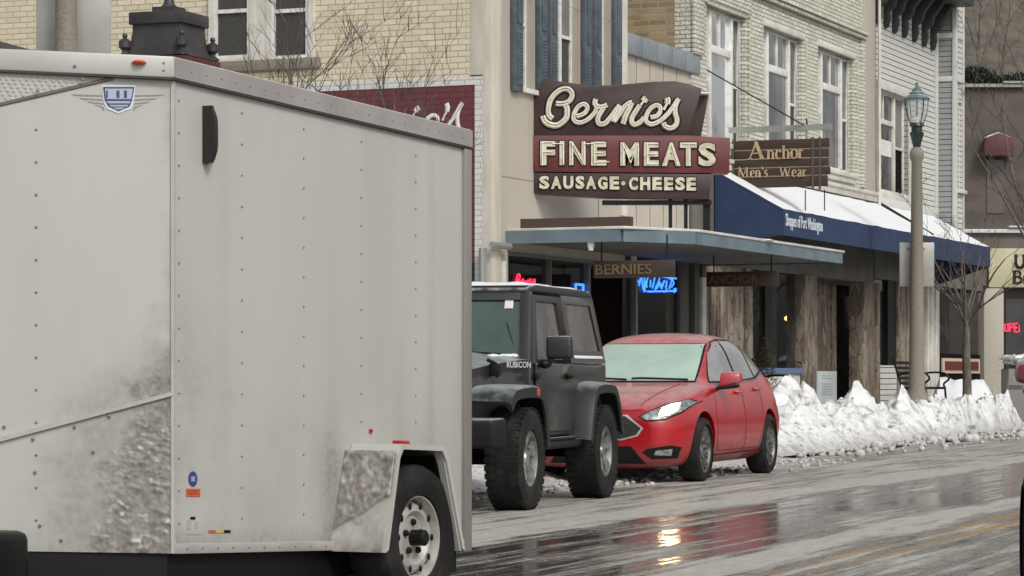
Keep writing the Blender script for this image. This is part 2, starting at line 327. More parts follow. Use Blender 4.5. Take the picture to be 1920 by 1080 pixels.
# ================================================================== GROUND
def road_mat():
    m = bpy.data.materials.new('wet_slushy_asphalt'); m.use_nodes = True; t = m.node_tree; N = t.nodes; L = t.links; p = N['Principled BSDF']
    tc = N.new('ShaderNodeTexCoord'); s = N.new('ShaderNodeSeparateXYZ'); L.new(tc.outputs['Object'], s.inputs[0])
    def math_(op, a, b=None, c=None):
        n = N.new('ShaderNodeMath'); n.operation = op
        for i, q in enumerate((a, b, c)):
            if q is None: continue
            if isinstance(q, (int, float)): n.inputs[i].default_value = q
            else: L.new(q, n.inputs[i])
        return n.outputs[0]
    def nz(sc, stretch, det=5, rgh=.6):
        mp = N.new('ShaderNodeMapping'); mp.inputs['Scale'].default_value = stretch; L.new(tc.outputs['Object'], mp.inputs[0])
        n = N.new('ShaderNodeTexNoise'); n.inputs['Scale'].default_value = sc; n.inputs['Detail'].default_value = det; n.inputs['Roughness'].default_value = rgh
        L.new(mp.outputs[0], n.inputs[0]); return n.outputs[0]
    wob = nz(1, (.12, .5, 1), 3); wob2 = nz(1, (.9, 3, 1), 5)
    n = math_('MULTIPLY_ADD', math_('SUBTRACT', wob, .5), .55, s.outputs[1])
    n = math_('MULTIPLY_ADD', math_('SUBTRACT', wob2, .5), .22, n)
    ramp = N.new('ShaderNodeValToRGB'); L.new(math_('DIVIDE', n, 16), ramp.inputs[0])
    cr = ramp.color_ramp; cr.elements[0].position = 0; cr.elements[0].color = (.45,)*3+(1,); cr.elements[1].position = 1; cr.elements[1].color = (.8,)*3+(1,)
    for x, v in ((3.2, .52), (4.15, .50), (4.36, 1.0), (4.52, 1.0), (4.66, .42), (5.4, .29), (6.36, .38), (6.52, 1.0), (6.80, 1.0), (6.95, .72), (7.8, .66), (9.2, .66), (10.0, .9)):
        e = cr.elements.new(x/16); e.color = (v, v, v, 1)
    streak = nz(1, (.22, 7, 1), 6, .7); patch = nz(1, (.35, 1.3, 1), 6, .65); grain = nz(1, (9, 14, 1), 5, .7)
    sl = math_('ADD', ramp.outputs[0], math_('MULTIPLY', math_('SUBTRACT', streak, .5), 2.2))
    sl = math_('ADD', sl, math_('MULTIPLY', math_('SUBTRACT', patch, .5), 1.4))
    sl = math_('ADD', sl, math_('MULTIPLY', math_('SUBTRACT', grain, .5), .5))
    mr = N.new('ShaderNodeMapRange'); mr.interpolation_type = 'SMOOTHSTEP'; mr.inputs[1].default_value = .32; mr.inputs[2].default_value = .78; L.new(sl, mr.inputs[0]); slush = mr.outputs[0]
    c = N.new('ShaderNodeValToRGB'); L.new(slush, c.inputs[0]); e = c.color_ramp.elements
    e[0].color = (.078, .068, .058, 1); e[1].color = (.47, .455, .41, 1); k = e.new(.45); k.color = (.26, .245, .21, 1)
    # worn double yellow line
    yl = None
    for yc in (3.80, 4.02):
        d = math_('ABSOLUTE', math_('SUBTRACT', math_('MULTIPLY_ADD', math_('SUBTRACT', wob2, .5), .04, s.outputs[1]), yc))
        q = math_('LESS_THAN', d, .05); yl = q if yl is None else math_('MAXIMUM', yl, q)
    wear = N.new('ShaderNodeMapRange'); wear.inputs[1].default_value = .40; wear.inputs[2].default_value = .6; L.new(streak, wear.inputs[0])
    yl = math_('MULTIPLY', yl, wear.outputs[0])
    mx = N.new('ShaderNodeMix'); mx.data_type = 'RGBA'; L.new(yl, mx.inputs[0]); L.new(c.outputs[0], mx.inputs[6]); mx.inputs[7].default_value = (.42, .24, .07, 1)
    gm = N.new('ShaderNodeMapRange'); gm.inputs[1].default_value = .3; gm.inputs[2].default_value = .7; gm.inputs[3].default_value = .55; gm.inputs[4].default_value = 1.12; L.new(math_('ADD', math_('MULTIPLY', grain, .55), math_('MULTIPLY', nz(1, (2.2, 9, 1), 6, .7), .45)), gm.inputs[0])
    vm = N.new('ShaderNodeVectorMath'); vm.operation = 'SCALE'; L.new(mx.outputs[2], vm.inputs[0]); L.new(gm.outputs[0], vm.inputs['Scale']); L.new(vm.outputs[0], p.inputs['Base Color'])
    rr = N.new('ShaderNodeMapRange'); rr.inputs[1].default_value = 0; rr.inputs[2].default_value = .8; rr.inputs[3].default_value = .10; rr.inputs[4].default_value = .5; L.new(slush, rr.inputs[0]); L.new(rr.outputs[0], p.inputs['Roughness'])
    b = N.new('ShaderNodeBump'); b.inputs['Distance'].default_value = .02; b.inputs['Strength'].default_value = 1
    h = math_('MULTIPLY', math_('ADD', grain, math_('MULTIPLY', patch, 1)), math_('MULTIPLY_ADD', slush, .9, .045)); L.new(h, b.inputs['Height']); L.new(b.outputs[0], p.inputs['Normal'])
    return m
g = MB(); g.box(-150, 700, -250, 10.9, -.2, 0)
road = g.build('road', road_mat()); road.matrix_world = RD.M; tag(road, 'wet asphalt street streaked with grey slush and a worn double yellow line', 'road', kind='structure')
M_walk = mat('snowy_pavement', (.40, .395, .38), .7, c2=(.16, .155, .145), ns=1.2, bump=.6, bs=15)
g = MB(); g.box(-150, 700, 10.9, 260, -.2, .14)
walk = g.build('pavement', M_walk, bevel=.02); walk.matrix_world = RD.M; tag(walk, 'raised kerb and trodden snowy pavement along the shop fronts', 'pavement', kind='structure')

# far hillside
def hillm():
    m = mat('winter_hillside', (.125, .105, .08), .95, c2=(.07, .062, .05), ns=1.1, nstretch=(1, .2, 1.3), lo=.36, hi=.64, det=12)
    return m
g = MB(); nx, nyy = 60, 30; vs = []; fs = []
for j in range(nyy+1):
    for i in range(nx+1):
        x = -40+i*2.3; y = 150+j*5; t = j/nyy*max(0, min(1, (98-x)/22))
        vs.append((x, y, -1+70*t**1.1+noise.fractal(Vector((x*.03, y*.03, 1)), .8, 2, 5)*4*t+noise.noise(Vector((x*.3, y*.3, 2)))*.8))
for j in range(nyy):
    for i in range(nx): a = j*(nx+1)+i; fs.append((a, a+1, a+nx+2, a+nx+1))
g.add(vs, fs); tag(g.build('hillside', hillm(), smooth=True, base=(0, 0, 0)), 'brown winter hillside rising beyond the end of the street', 'hill', kind='structure')
def leafcloud(name, mt, parent, c, rad, n, size, seed):
    random.seed(seed); m = MB()
    lumps = [(Vector((random.gauss(0, .45)*rad[0], random.gauss(0, .4)*rad[1], random.gauss(0, .4)*rad[2])), random.uniform(.3, .6)) for _ in range(9)]
    for k in range(n):
        l, q = random.choice(lumps); d = Vector((random.gauss(0, 1), random.gauss(0, 1), random.gauss(0, 1))).normalized()*q*random.uniform(.6, 1.05)
        p = Vector(c)+l+Vector((d.x*rad[0], d.y*rad[1], d.z*rad[2])); a = Vector((random.gauss(0, 1), random.gauss(0, 1), random.gauss(0, 1))).normalized()*size; b = a.cross(Vector((random.random(), .3, random.random()))).normalized()*size*.5
        m.add([p-a, p+b, p+a], [(0, 1, 2)])
    return m.build(name, mt, parent)
for px, py, Dd, rx, rz, sd_ in ((1835, 128, 96, 1.0, .7, 1), (1905, 140, 99, .9, .5, 2)):
    x_ = (px-960)/FPX*Dd; z_ = CH+(HY-py)/FPX*Dd
    ev_ = empty('evergreen_tree', None, (x_, Dd, 0), label='dark evergreen crown above the brown building, '+('beside the clapboard corner' if sd_ == 1 else 'at the right border'), cat='tree', group='evergreens behind the brown building')
    leafcloud('crown', mat('evergreen_needles', (.045, .055, .042), .9, c2=(.03, .036, .028), ns=1), ev_, (x_, Dd, z_-.5), (rx, 1.0, rz), 2200, .16, sd_)
    g = MB(); g.tube([(x_, Dd, 0), (x_, Dd, z_-.6)], [.2, .08], 7); g.build('trunk', MATS['bark'], ev_)

# ================================================================== TAN SHOP BUILDING (left)
sA = FA.S(918); sA1 = FA.S(1172)
A = empty('tan_building', FA.M, (sA, 0, 0), label='tan panelled shop building with blue shutters upstairs and a painted brick side wall', cat='building')
ZT = 11.5
def wins(mb, openings, s0, s1, z0, z1, v0, v1):
    """wall with rectangular openings cut out, as abutting blocks"""
    xs = sorted({s0, s1}|{o[0] for o in openings}|{o[1] for o in openings})
    for a, b in zip(xs, xs[1:]):
        os = sorted([o for o in openings if o[0] <= a+1e-6 and o[1] >= b-1e-6], key=lambda o: o[2]); z = z0
        for o in os:
            if o[2] > z: mb.box(a, b, v0, v1, z, o[2])
            z = max(z, o[3])
        if z < z1: mb.box(a, b, v0, v1, z, z1)
def S_(px): return FA.S(px)
# upstairs window openings in the front
ow = []
zs = FA.Z(1000, 125); zs = 5.28
for a, b in ((972, 1001), (1037, 1086), (1120, 1145)):
    ow.append((S_(a), S_(b), 5.22, 7.3))
ZST = FA.Z(960, 480)            # top of the shop windows
st0, st1 = S_(952), S_(1172)
sf = MB(); wins(sf, ow+[(st0, sA1, .14, ZST)], sA+.36, sA1, 0, ZT, 0, .3)
sf.build('front_wall', M_tan, A)
m = MB(); m.box(sA, sA+.36, -.03, .3, 0, ZT); m.build('corner_pilaster', M_cream, A, bevel=.01)
m = MB(); m.box(sA1-.22, sA1+.02, -.035, 0, 3.6, ZT); m.build('corner_board', M_cwhite, A)
m = MB()
for px in (1122,): m.box(S_(px)-.012, S_(px)+.012, -.006, 0, 3.2, 5.2)
for z in (3.9, 6.6, 5.0): m.box(sA+.36, sA1-.25, -.004, 0, z-.004, z+.004) if z != 5.0 else None
m.build('panel_seams', mat('seam', (.2, .18, .15), .7), A)
for k, (a, b, z0, z1) in enumerate(ow):
    w = MB(); f = .05
    w.box(a, a+f, .12, .17, z0, z1); w.box(b-f, b, .12, .17, z0, z1); w.box(a+f, b-f, .12, .17, z0, z0+f)
    zm = z0+.92; w.box(a+f, b-f, .11, .17, zm, zm+.05)
    if k == 1: mid = (a+b)/2-.05; w.box(mid, mid+.09, .09, .17, z0+f, z1)
    fr = w.build('window', M_white, A)
    q = MB(); q.box(a+f, b-f, .15, .16, z0+f, zm); q.build('pane', M_screen, fr)
    q = MB(); q.box(a+f, b-f, .14, .15, zm+.05, z1); q.build('pane', M_blind, fr)
    q = MB(); q.box(a-.06, b+.06, -.07, .12, z0-.07, z0-.002); q.build('sill', M_white, fr)
    q = MB(); q.box(b+.004, b+.012, -.01, .12, z0, z1); q.build('reveal', M_tan, fr)
shw = .42
for a, b in ((956, 972), (1003, 1018), (1023, 1037), (1088, 1101), (1108, 1120), (1145, 1158)):
    q = MB(); s0, s1 = S_(a), S_(b)-.02; q.box(s0, s1, -.085, -.01, 5.14, 7.4)
    q.box(s0+.06, s1-.06, -.10, -.085, 5.22, 6.02); q.box(s0+.06, s1-.06, -.10, -.085, 6.1, 7.3)
    for z in [5.25+i*.05 for i in range(15)]: q.box(s0+.08, s1-.08, -.108, -.1, z, z+.022)
    q.build('shutter', M_shut, A, bevel=.006)
# shop front under the canopy
for p_, q_ in ((st0, S_(1100)),): sf = MB(); sf.box(p_, q_, .02, .14, .14, .75); sf.build('bulkhead', M_cream, A)
m = MB()
for px, w_, dv in ((952, .05, .03), (1030, .04, 0), (1101, .10, 0), (1190, .09, 0)): m.box(S_(px), S_(px)+w_, -.02+dv, .1, .75, ZST)
m.box(st0, sA1, -.01, .09, ZST, ZST+.06); m.build('window_posts', mat('aluminium', (.22, .225, .22), .4, .5), A)
for a, b in ((954, 1030), (1031, 1101), (1192, 1236), (1237, 1290)):
    s1 = min(S_(b), sA1-.005)
    if S_(a)+.06 < s1: q = MB(); q.box(S_(a)+.05, s1, .05, .06, .75, ZST); q.build('shop_window', M_shop, A)
q = MB(); q.box(S_(1110), S_(1165), .7, .75, .14, 2.25); q.build('door', M_green, A, bevel=.01)
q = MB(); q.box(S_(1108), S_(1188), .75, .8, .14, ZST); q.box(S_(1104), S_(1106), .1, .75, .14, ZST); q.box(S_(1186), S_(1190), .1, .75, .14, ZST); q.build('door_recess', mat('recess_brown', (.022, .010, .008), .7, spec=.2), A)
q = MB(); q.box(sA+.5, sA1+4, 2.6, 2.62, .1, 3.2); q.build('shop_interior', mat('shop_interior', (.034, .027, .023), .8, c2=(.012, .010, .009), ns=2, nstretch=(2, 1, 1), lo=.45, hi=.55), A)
q = MB(); q.box(sA+.42, sA+.52, -.03, -.001, .6, FA.Z(945, 490)); q.build('white_strip', M_white, A)
# side wall of cream brick with the mural
def sideV(px, py): return FA.side(px, py, sA)
ZM = 7.6
sw = []
for a, b in ((393, 480), (501, 590)):
    v1, z0 = sideV(a, 117); v0, _ = sideV(b, 117); sw.append((v0, v1, z0, z0+1.7))
def wall_side(mb, ops, v0, v1, z0, z1, a, b):
    xs = sorted({v0, v1}|{o[0] for o in ops}|{o[1] for o in ops})
    for p, q in zip(xs, xs[1:]):
        z = z0
        for o in [o for o in ops if o[0] <= p+1e-6 and o[1] >= q-1e-6]:
            mb.box(a, b, p, q, z, o[2]); z = o[3]
        mb.box(a, b, p, q, z, z1)
w = MB(); wall_side(w, sw, .3, 14, 0, ZT, sA, sA+.3); w.build('side_wall', M_cbrick, A)
vmr, zmt = sideV(905, 140); vml, _ = sideV(430, 148); zmt -= .02
_, zmb = sideV(885, 495)
q = MB(); q.box(sA-.012, sA, vmr+.115, vml, zmb, zmt-.115)
mural = q.build('painted_mural', brick('maroon_brick', (.145, .035, .04), (.12, .028, .034), (.07, .02, .022), c3=(.17, .05, .05), bump=.3), A)
q = MB(); q.box(sA-.014, sA, vmr, vmr+.115, zmb-.6, zmt); q.box(sA-.014, sA, vmr+.115, vml, zmt-.115, zmt)
q.build('mural_border', brick('white_brick', (.66, .66, .63), (.6, .6, .57), (.4, .4, .38), c3=(.5, .5, .47), bump=.3), A)
q = MB(); q.box(sA-.006, sA, .30, vmr, 0, zmt+.02); q.box(sA-.008, sA, vmr+.115, vml, 0, zmb); q.build('black_base_band', mat('black_brick_paint', (.02, .022, .02), .6), A)
for (v0, v1, z0, z1) in sw:
    w = MB(); f = .09; X0, X1 = sA-.04, sA+.06
    w.box(X0, X1, v0, v0+f, z0, z1); w.box(X0, X1, v1-f, v1, z0, z1); w.box(X0, X1, v0+f, v1-f, z0, z0+.04); zm = z0+.70
    fr = w.build('window', M_cwhite, A)
    w = MB(); a, b = v0+f, v1-f; X0 += .015
    w.box(X0, X1, a, a+.045, z0+.04, z1); w.box(X0, X1, b-.045, b, z0+.04, z1); w.box(X0, X1, a+.045, b-.045, z0+.04, z0+.085); w.box(X0, X1, a+.045, b-.045, zm, zm+.055)
    w.build('sash', M_white, fr)
    w = MB(); w.box(sA+.01, sA+.02, a+.045, b-.045, z0+.085, zm); w.box(sA+.01, sA+.02, a+.045, b-.045, zm+.055, z1); w.build('pane', M_screen, fr)
v0 = sw[1][0]-.1; v1 = sw[0][1]+.1; z0 = sw[0][2]
q = MB(); q.box(sA-.07, sA+.02, v0, v1, z0-.16, z0-.003); q.build('stone_sill', M_conc, A, bevel=.01)
q = MB(); q.box(sA-.03, sA+.02, sw[1][1], sw[0][0], z0, z0+1.7); q.build('window_mullion', M_cwhite, A)
q = MB(); pw = .05
q.tube([(sA-.2, -.12, FA.Z(918, 460)), (sA+.45, -.12, FA.Z(918, 460))], .045); q.tube([(sA-.13, .05, .1), (sA-.13, .05, FA.Z(918, 466))], .06)
q.build('drain_pipe', mat('galvanised_pipe', (.34, .35, .34), .45, .5), A, smooth=True)
q = MB(); q.box(sA, sA1, .3, 14, ZT-.2, ZT+.2); q.box(sA1-.3, sA1, .3, 14, 3, ZT-.2); q.build('roof', M_grey, A)

# canopy
cz0 = 2.95; cz1 = cz0+.18
cp = [(S_(948), 0)]
def world2(px, D): return Vector(((px-960)/FPX*D, D))
def inFA(p): return (FA.u.dot(p), FA.n.dot(p)-FA.c)
cD = [(1165, 453), (1300, 458), (1583, 494)]
pts = [inFA(world2(px, (CH-cz0)*FPX/(py-HY))) for px, py in cD]
pts = [(pts[0][0], pts[0][1]), (pts[1][0], pts[1][1]), (pts[2][0], pts[1][1]-.03)]
poly = [(S_(950), 0)]+pts+[(pts[2][0]+.2, 0)]
CP = sub('canopy', A)
m = MB(); m.prism(poly, cz0+.03, cz1-.02, 'z'); m.build('soffit', M_soffit, CP)
m = MB(); t = .05
for (a, b) in zip(poly[:-1], poly[1:]):
    d = (Vector(b)-Vector(a)).normalized(); n = Vector((d.y, -d.x)); a_, b_ = Vector(a), Vector(b)
    m.prism([tuple(a_), tuple(b_), tuple(b_+n*t), tuple(a_+n*t)], cz0, cz1, 'z')
m.build('fascia', M_slate, CP)
m = MB(); P2 = [(p[0]+(-.07 if i < 2 else .07)*(0 if i in (0, 4) else 1), p[1]-(.07 if 0 < i < 4 else 0)) for i, p in enumerate(poly)]
m.prism(P2, cz1-.004, cz1+.035, 'z'); m.build('edge_trim', M_cwhite, CP, bevel=.008)
m = MB(); nn = 40
for i in range(300):
    s_ = random.uniform(S_(960), pts[2][0]-.3); v_ = -random.uniform(.1, 2.3); m.ball((s_, v_*(.5+.5*min(1, (s_-S_(950))/1.5)), cz1+.02), random.uniform(.1, .3), 8, 4, (1, 1, .12))
sn = m.build('canopy_snow', M_snow, CP, smooth=True)
# brown trough box on the canopy and floodlight
m = MB(); a = inFA(world2(957, 40.6)); b = inFA(world2(1182, 39.9)); d = (Vector(b)-Vector(a)).normalized(); n = Vector((-d.y, d.x))*.12
m.prism([a, b, tuple(Vector(b)+n), tuple(Vector(a)+n)], cz1+.05, cz1+.20, 'z'); m.build('brown_trough', mat('rusty_brown', (.06, .035, .028), .6), CP)
lp = inFA(world2(1108, 39.6)); m = MB(); m.lathe([(.0, -.13), (.035, -.125), (.05, -.06), (.055, 0)], (lp[0], lp[1], cz0+.01)); m.build('porch_lamp', mat('opal_glass', (.7, .7, .68), .3), CP, smooth=True)
m = MB(); m.lathe([(.065, 0), (.065, .04), (.0, .045)], (lp[0], lp[1], cz0-.0)); m.build('lamp_fitting', M_black, CP)

# ================================================================== INFILL BUILDING
sB = FA.S(1297)
I = empty('infill_building', FA.M, (sA1, 0, 0), label='low tan infill shop with grey metal coping behind the big maroon sign', cat='building')
zc0, zc1 = 6.17, 6.5
m = MB(); m.box(sA1+.02, sB, .05, .3, 3.0, zc0); m.box(sA1+.02, sB, .3, 14, 5.9, 6.05); m.build('wall', mat('pinkish_panel', (.50, .44, .37), .55, c2=(.45, .40, .34), ns=1.5), I)
m = MB()
for k in range(1, 5): s_ = sA1+(sB-sA1)*k/5; m.box(s_-.008, s_+.008, .044, .05, 3.0, zc0)
m.build('panel_seams', MATS['seam'], I)
m = MB()
k = 5; ww = (sB+.35-sA1)/k
for i in range(k): m.box(sA1+.025+i*ww+.01, sA1+.015+(i+1)*ww, -.03, .34, zc0, zc1)
m.build('metal_coping', mat('grey_blue_coping', (.24, .265, .285), .45, c2=(.20, .225, .245), ns=2), I, bevel=.01)
s2, s3 = S_(1276), S_(1320)
m = MB(); m.box(sA1, S_(1276), .10, .14, .14, .7); m.build('bulkhead', M_cream, I)
m = MB(); m.box(s2, S_(1292), .0, .2, .14, 3.0); m.box(S_(1298), S_(1307), -.05, .2, .14, 3.0); m.box(S_(1317), S_(1322), 0, .2, .14, 3.0); m.build('shopfront_posts', mat('shaded_post', (.10, .093, .08), .6), I, bevel=.01)  # beige posts coloured dark to carry the canopy's shade
m = MB(); m.box(S_(1308), S_(1315), -.09, -.0, .14, FA.Z(1310, 520)); m.build('white_post', M_white, I)
m = MB(); m.box(sA1+.05, s2, .06, .07, .7, 3.0); m.build('shop_window', M_shop, I)
m = MB(); m.box(S_(1190), S_(1194), 0, .06, .14, 3.0); m.build('window_post', M_white, I)

# ================================================================== PAINTED BRICK BUILDING
sC = FA.S(1640)
B = empty('painted_brick_building', FA.M, (sB, 0, 0), label='cream painted brick building with three tall white framed windows above the blue awning', cat='building')
zl = 7.42      # lintel line
zsill = 5.12
opB = [(S_(1325), S_(1397), zsill, zl), (S_(1432), S_(1504), zsill, zl), (S_(1534), S_(1600), zsill, zl)]
m = MB(); wins(m, opB, sB, S_(1618), 4.85, ZT, 0, .3); m.build('front_wall', M_bbrick, B)
m = MB(); m.box(sB, sB+.3, .3, 14, 3, ZT); m.build('side_wall', M_rubble, B)
m = MB(); m.box(sB-.02, sB+.5, -.06, .0, 6.5, ZT); m.build('quoin', M_bbrick, B, bevel=.01)
zm_ = FA.Z(1532, 36)
m = MB(); m.box(S_(1402), S_(1618), -.09, 0, zm_-.06, zm_+.10); m.box(S_(1402), S_(1618), -.13, -.09, zm_+.02, zm_+.10); m.box(sB, S_(1405), -.05, 0, zl+.02, zl+.35)
m.build('brick_cornice', M_bbrick, B, bevel=.015)
m = MB()
for a, b, z0, z1 in opB: m.box(a-.04, b+.04, -.05, .1, zl+.001, zl+.11)
m.build('lintel', M_cwhite, B, bevel=.01)
for a, b in ((S_(1400), S_(1402.5)), (S_(1506), S_(1508.5)), (S_(1603), S_(1606))): m = MB(); m.box(a, b, -.045, 0, zsill, zl); m.build('brick_strip', M_bbrick, B)
m = MB(); m.box(S_(1612), S_(1618), -.05, 0, 4.9, zm_-.06); m.build('brick_strip', M_bbrick, B)
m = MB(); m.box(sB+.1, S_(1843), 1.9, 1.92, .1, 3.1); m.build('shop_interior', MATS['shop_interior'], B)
for k, (a, b, z0, z1) in enumerate(opB):
    f = .07; A0, A1 = .10, .17; W_ = b-a; x1 = a+W_*.20; x2 = a+W_*.76
    w = MB(); w.box(a, a+f, A0, A1, z0, z1); w.box(b-f, b, A0, A1, z0, z1); w.box(a+f, b-f, A0, A1, z1-.06, z1); w.box(a+f, b-f, A0, A1, z0, z0+.07)
    w.box(x1-.05, x1+.06, A0-.03, A1, z0+.07, z1-.06); w.box(x2-.06, x2+.05, A0-.03, A1, z0+.07, z1-.06)
    zt_ = z0+(z1-z0)*.67
    w.box(x1+.06, x2-.06, A0-.02, A1, zt_, zt_+.13); w.box((x1+x2)/2-.03, (x1+x2)/2+.03, A0, A1, zt_+.13, z1-.06)
    zmm = z0+(z1-z0)*.45
    w.box(a+f, x1-.05, A0+.01, A1, zmm, zmm+.05); w.box(x2+.05, b-f, A0+.01, A1, zmm, zmm+.05)
    fr = w.build('window', M_white, B, bevel=.006)
    q = MB(); q.box(x1+.06, x2-.06, .13, .135, z0+.07, z1-.06); q.build('pane', M_paneB if k == 0 else M_paneb, fr)
    for u0_, u1_ in ((a+f, x1-.05), (x2+.05, b-f)):
        q = MB(); q.box(u0_, u1_, .14, .145, zmm, z1-.06); q.build('upper_sash_glass', M_paneb, fr)
        q = MB(); q.box(u0_, u1_, .14, .145, z0+.07, zmm); q.build('insect_screen', M_screen, fr)
    q = MB(); q.box(a-.1, b+.1, -.09, .1, z0-.09, z0-.002); q.box(a-.05, b+.05, -.05, .0, z0-.2, z0-.09); q.build('sill', M_cwhite, fr, bevel=.01)
m = MB(); m.box(sB, sC-.02, -.07, .3, 4.66, 4.849); m.box(sB, sC-.02, -.11, -.07, 4.78, 4.849); m.build('ledge', M_cwhite, B, bevel=.01)
m = MB(); m.box(S_(1618), S_(1638), -.04, .3, 4.849, ZT); m.build('corner_pilaster', M_tan, B, bevel=.01)
m = MB(); m.tube([(S_(1640), -.1, 4.2), (S_(1640), -.1, ZT)], .035); m.build('downspout', M_cwhite, B, smooth=True)
m = MB(); m.box(sB, sC, .3, 14, ZT-.3, ZT); m.build('roof', M_grey, B)
m = MB(); m.box(S_(1300), sC-.02, .02, .3, 3.0, 4.659); m.build('sign_band', M_soffit, B)
# stone shop front
m = MB(); random.seed(3)
def stone_col(mb, s0, s1, v0, z1, w=.26):
    """irregular split-stone slabs stacked side by side"""
    z = .1; w = w*1.3
    while z < z1:
        h = 3.4; z2 = min(z+h, z1); s = s0
        while s < s1-.02:
            w_ = random.uniform(.12, w*1.5); e = min(s+w_, s1)
            if s1-e < .06: e = s1
            d = random.uniform(0, .07); j = random.uniform(-.02, .02)
            mb.hexa([(s+.006, v0-d, z+.01), (e-.006, v0-d-j, z+.01), (e-.006, v0+.3, z+.01), (s+.006, v0+.3, z+.01)], [(s+.006, v0-d+j, z2), (e-.006, v0-d, z2), (e-.006, v0+.3, z2), (s+.006, v0+.3, z2)]); s = e
        z = z2
stone_col(m, S_(1322), S_(1410), .03, 3.0); m.build('stone_wall', M_stone, B, bevel=.02)
m = MB(); stone_col(m, S_(1503), S_(1530), 0, 3.0, .5); m.build('stone_pillar', M_stone, B, bevel=.02)
m = MB(); stone_col(m, S_(1618), S_(1645), 0, 3.0, .5); m.build('stone_pillar', M_stone, B, bevel=.02)
m = MB(); stone_col(m, S_(1575), S_(1617), .6, 3.0, .6); m.build('stone_recess_wall', M_stone, B, bevel=.02)
m = MB(); m.box(S_(1530), S_(1576), 1.2, 1.25, .14, 3.0); m.box(S_(1532), S_(1533), .3, 1.2, .14, 3.0); m.build('entrance_recess', M_dark, B)
zb0 = FA.Z(1460, 700); zb1 = FA.Z(1460, 690)
m = MB(); m.box(S_(1411), S_(1502), .02, .12, .14, zb0); m.build('bulkhead', M_white, B)
m = MB(); m.box(S_(1411), S_(1502), -.03, .15, zb0, zb1); m.box(S_(1440), S_(1490), .012, .02, zb0-.32, zb0-.26); m.box(S_(1489), S_(1491), .012, .02, .3, zb0-.32); m.build('blue_trim', mat('blue_trim', (.12, .17, .33), .5), B)
m = MB(); m.box(S_(1410), S_(1441), .12, .13, zb1, 3.0); m.build('shop_window', M_shop, B); m = MB(); m.box(S_(1453), S_(1502), .12, .13, zb1, 3.0); m.build('shop_window', M_shop, B)
m = MB(); m.box(S_(1441), S_(1453), .06, .14, zb1, 3.0); m.build('window_post', M_black, B)
m = MB(); m.lathe([(.17, .14), (.17, 2.9)], (S_(1478), -.0+.4, 0)); m.lathe([(.2, 2.85), (.2, 3.0)], (S_(1478), .4, 0)); m.build('inner_column', M_stone, B, smooth=True)

# window displays standing inside the shops
def display(parent, s0, s1, seed, n=9, v0=.35, zlo=.9, zhi=2.7):
    random.seed(seed); cols = [(.30, .28, .25), (.10, .03, .03), (.05, .07, .14), (.22, .16, .09), (.06, .06, .055), (.38, .36, .34), (.12, .13, .12)]
    DP = sub('window_display', parent); m = MB(); m.box(s0, s1, v0, v0+.5, .14, zlo-.2); m.build('plinth', mat('plinth', (.09, .075, .06), .7), DP)
    for k in range(n):
        x = random.uniform(s0+.15, max(s0+.2, s1-.15)); z = zlo-.2 if random.random() < .6 else random.uniform(zlo+.3, zhi-.5); h = random.uniform(.2, .7); w = random.uniform(.06, .2); v = v0+random.uniform(.05, .4); c = random.choice(cols)
        m = MB()
        if random.random() < .45: m.lathe([(w*.3, z), (w*.9, z+h*.3), (w, z+h*.65), (w*.35, z+h*.8), (w*.4, z+h), (0, z+h*1.02)], (x, v, 0), n=12)
        else: m.hexa([(x-w, v, z), (x+w, v, z), (x+w, v+.1, z), (x-w, v+.1, z)], [(x-w*.8, v+.05, z+h), (x+w*.8, v+.05, z+h), (x+w*.8, v+.12, z+h), (x-w*.8, v+.12, z+h)])
        m.build('display_piece', mat('display_%02d' % cols.index(c), c, .6), DP, bevel=.01)
display(A, st0, S_(1100), 1, 10); display(A, S_(1195), sA1+.3, 2, 5, zlo=.95); display(I, sA1+.35, S_(1276), 3, 10); display(B, S_(1412), S_(1500), 4, 14, zlo=1.35, zhi=2.8)
m = MB(); lx, lz = FA.at(1475, 597, .5); m.ball((lx, .5, lz), .045, 10, 6); m.build('glowing_bulb', mat('warm_bulb', (1, .6, .3), .4, emit=(1, .5, .15), es=9), B)
# awning
aw = sub('awning', B)
pj = 1.22; a0, a1 = S_(1340), FA.S(1855, -1.22); zw = 4.60; zo1 = 3.92; zo0 = 3.48
m = MB(); m.add([(a0, -.01, zw), (a1, -.01, zw), (a1, -pj, zo1), (a0, -pj, zo1), (a0, -.01, zw-.03), (a1, -.01, zw-.03), (a1, -pj, zo1-.03), (a0, -pj, zo1-.03)],
    [(0, 3, 2, 1), (4, 5, 6, 7), (0, 1, 5, 4), (1, 2, 6, 5), (2, 3, 7, 6), (3, 0, 4, 7)]); m.build('canvas_top', M_blue, aw)
m = MB(); m.box(a0, a1, -pj-.02, -pj+.01, zo0, zo1-.0); m.build('valance', M_blue, aw)
for s_, e in ((a0, 3.35), (a1, 3.1)):
    m = MB(); m.prism([(-.01, zw-.035), (-pj+.012, zo1-.035), (-pj+.012, zo0), (-.01, e)], s_-.012, s_+.012, 'x'); m.build('end_panel', M_blue, aw)
m = MB(); nn = 46; mm = 8; vs = []; fs = []
for i in range(nn+1):
    for j in range(mm+1):
        u = i/nn; w = j/mm; s_ = a0+.03+(a1-a0-.06)*u; v = -.02+(-pj-.005+.02)*w; z = zw+(zo1-zw)*w
        th = .035+.02*noise.noise(Vector((s_*1.5, v*2, 0)))+(-.03 if i in (0, nn) or j == mm else 0)+.012*noise.noise(Vector((s_*5, v*6, 3)))
        vs.append((s_, v, z+max(.004, th)))
for i in range(nn):
    for j in range(mm): a = i*(mm+1)+j; fs.append((a, a+1, a+mm+2, a+mm+1))
m.add(vs, fs); m.build('awning_snow', M_snow, aw, smooth=True)
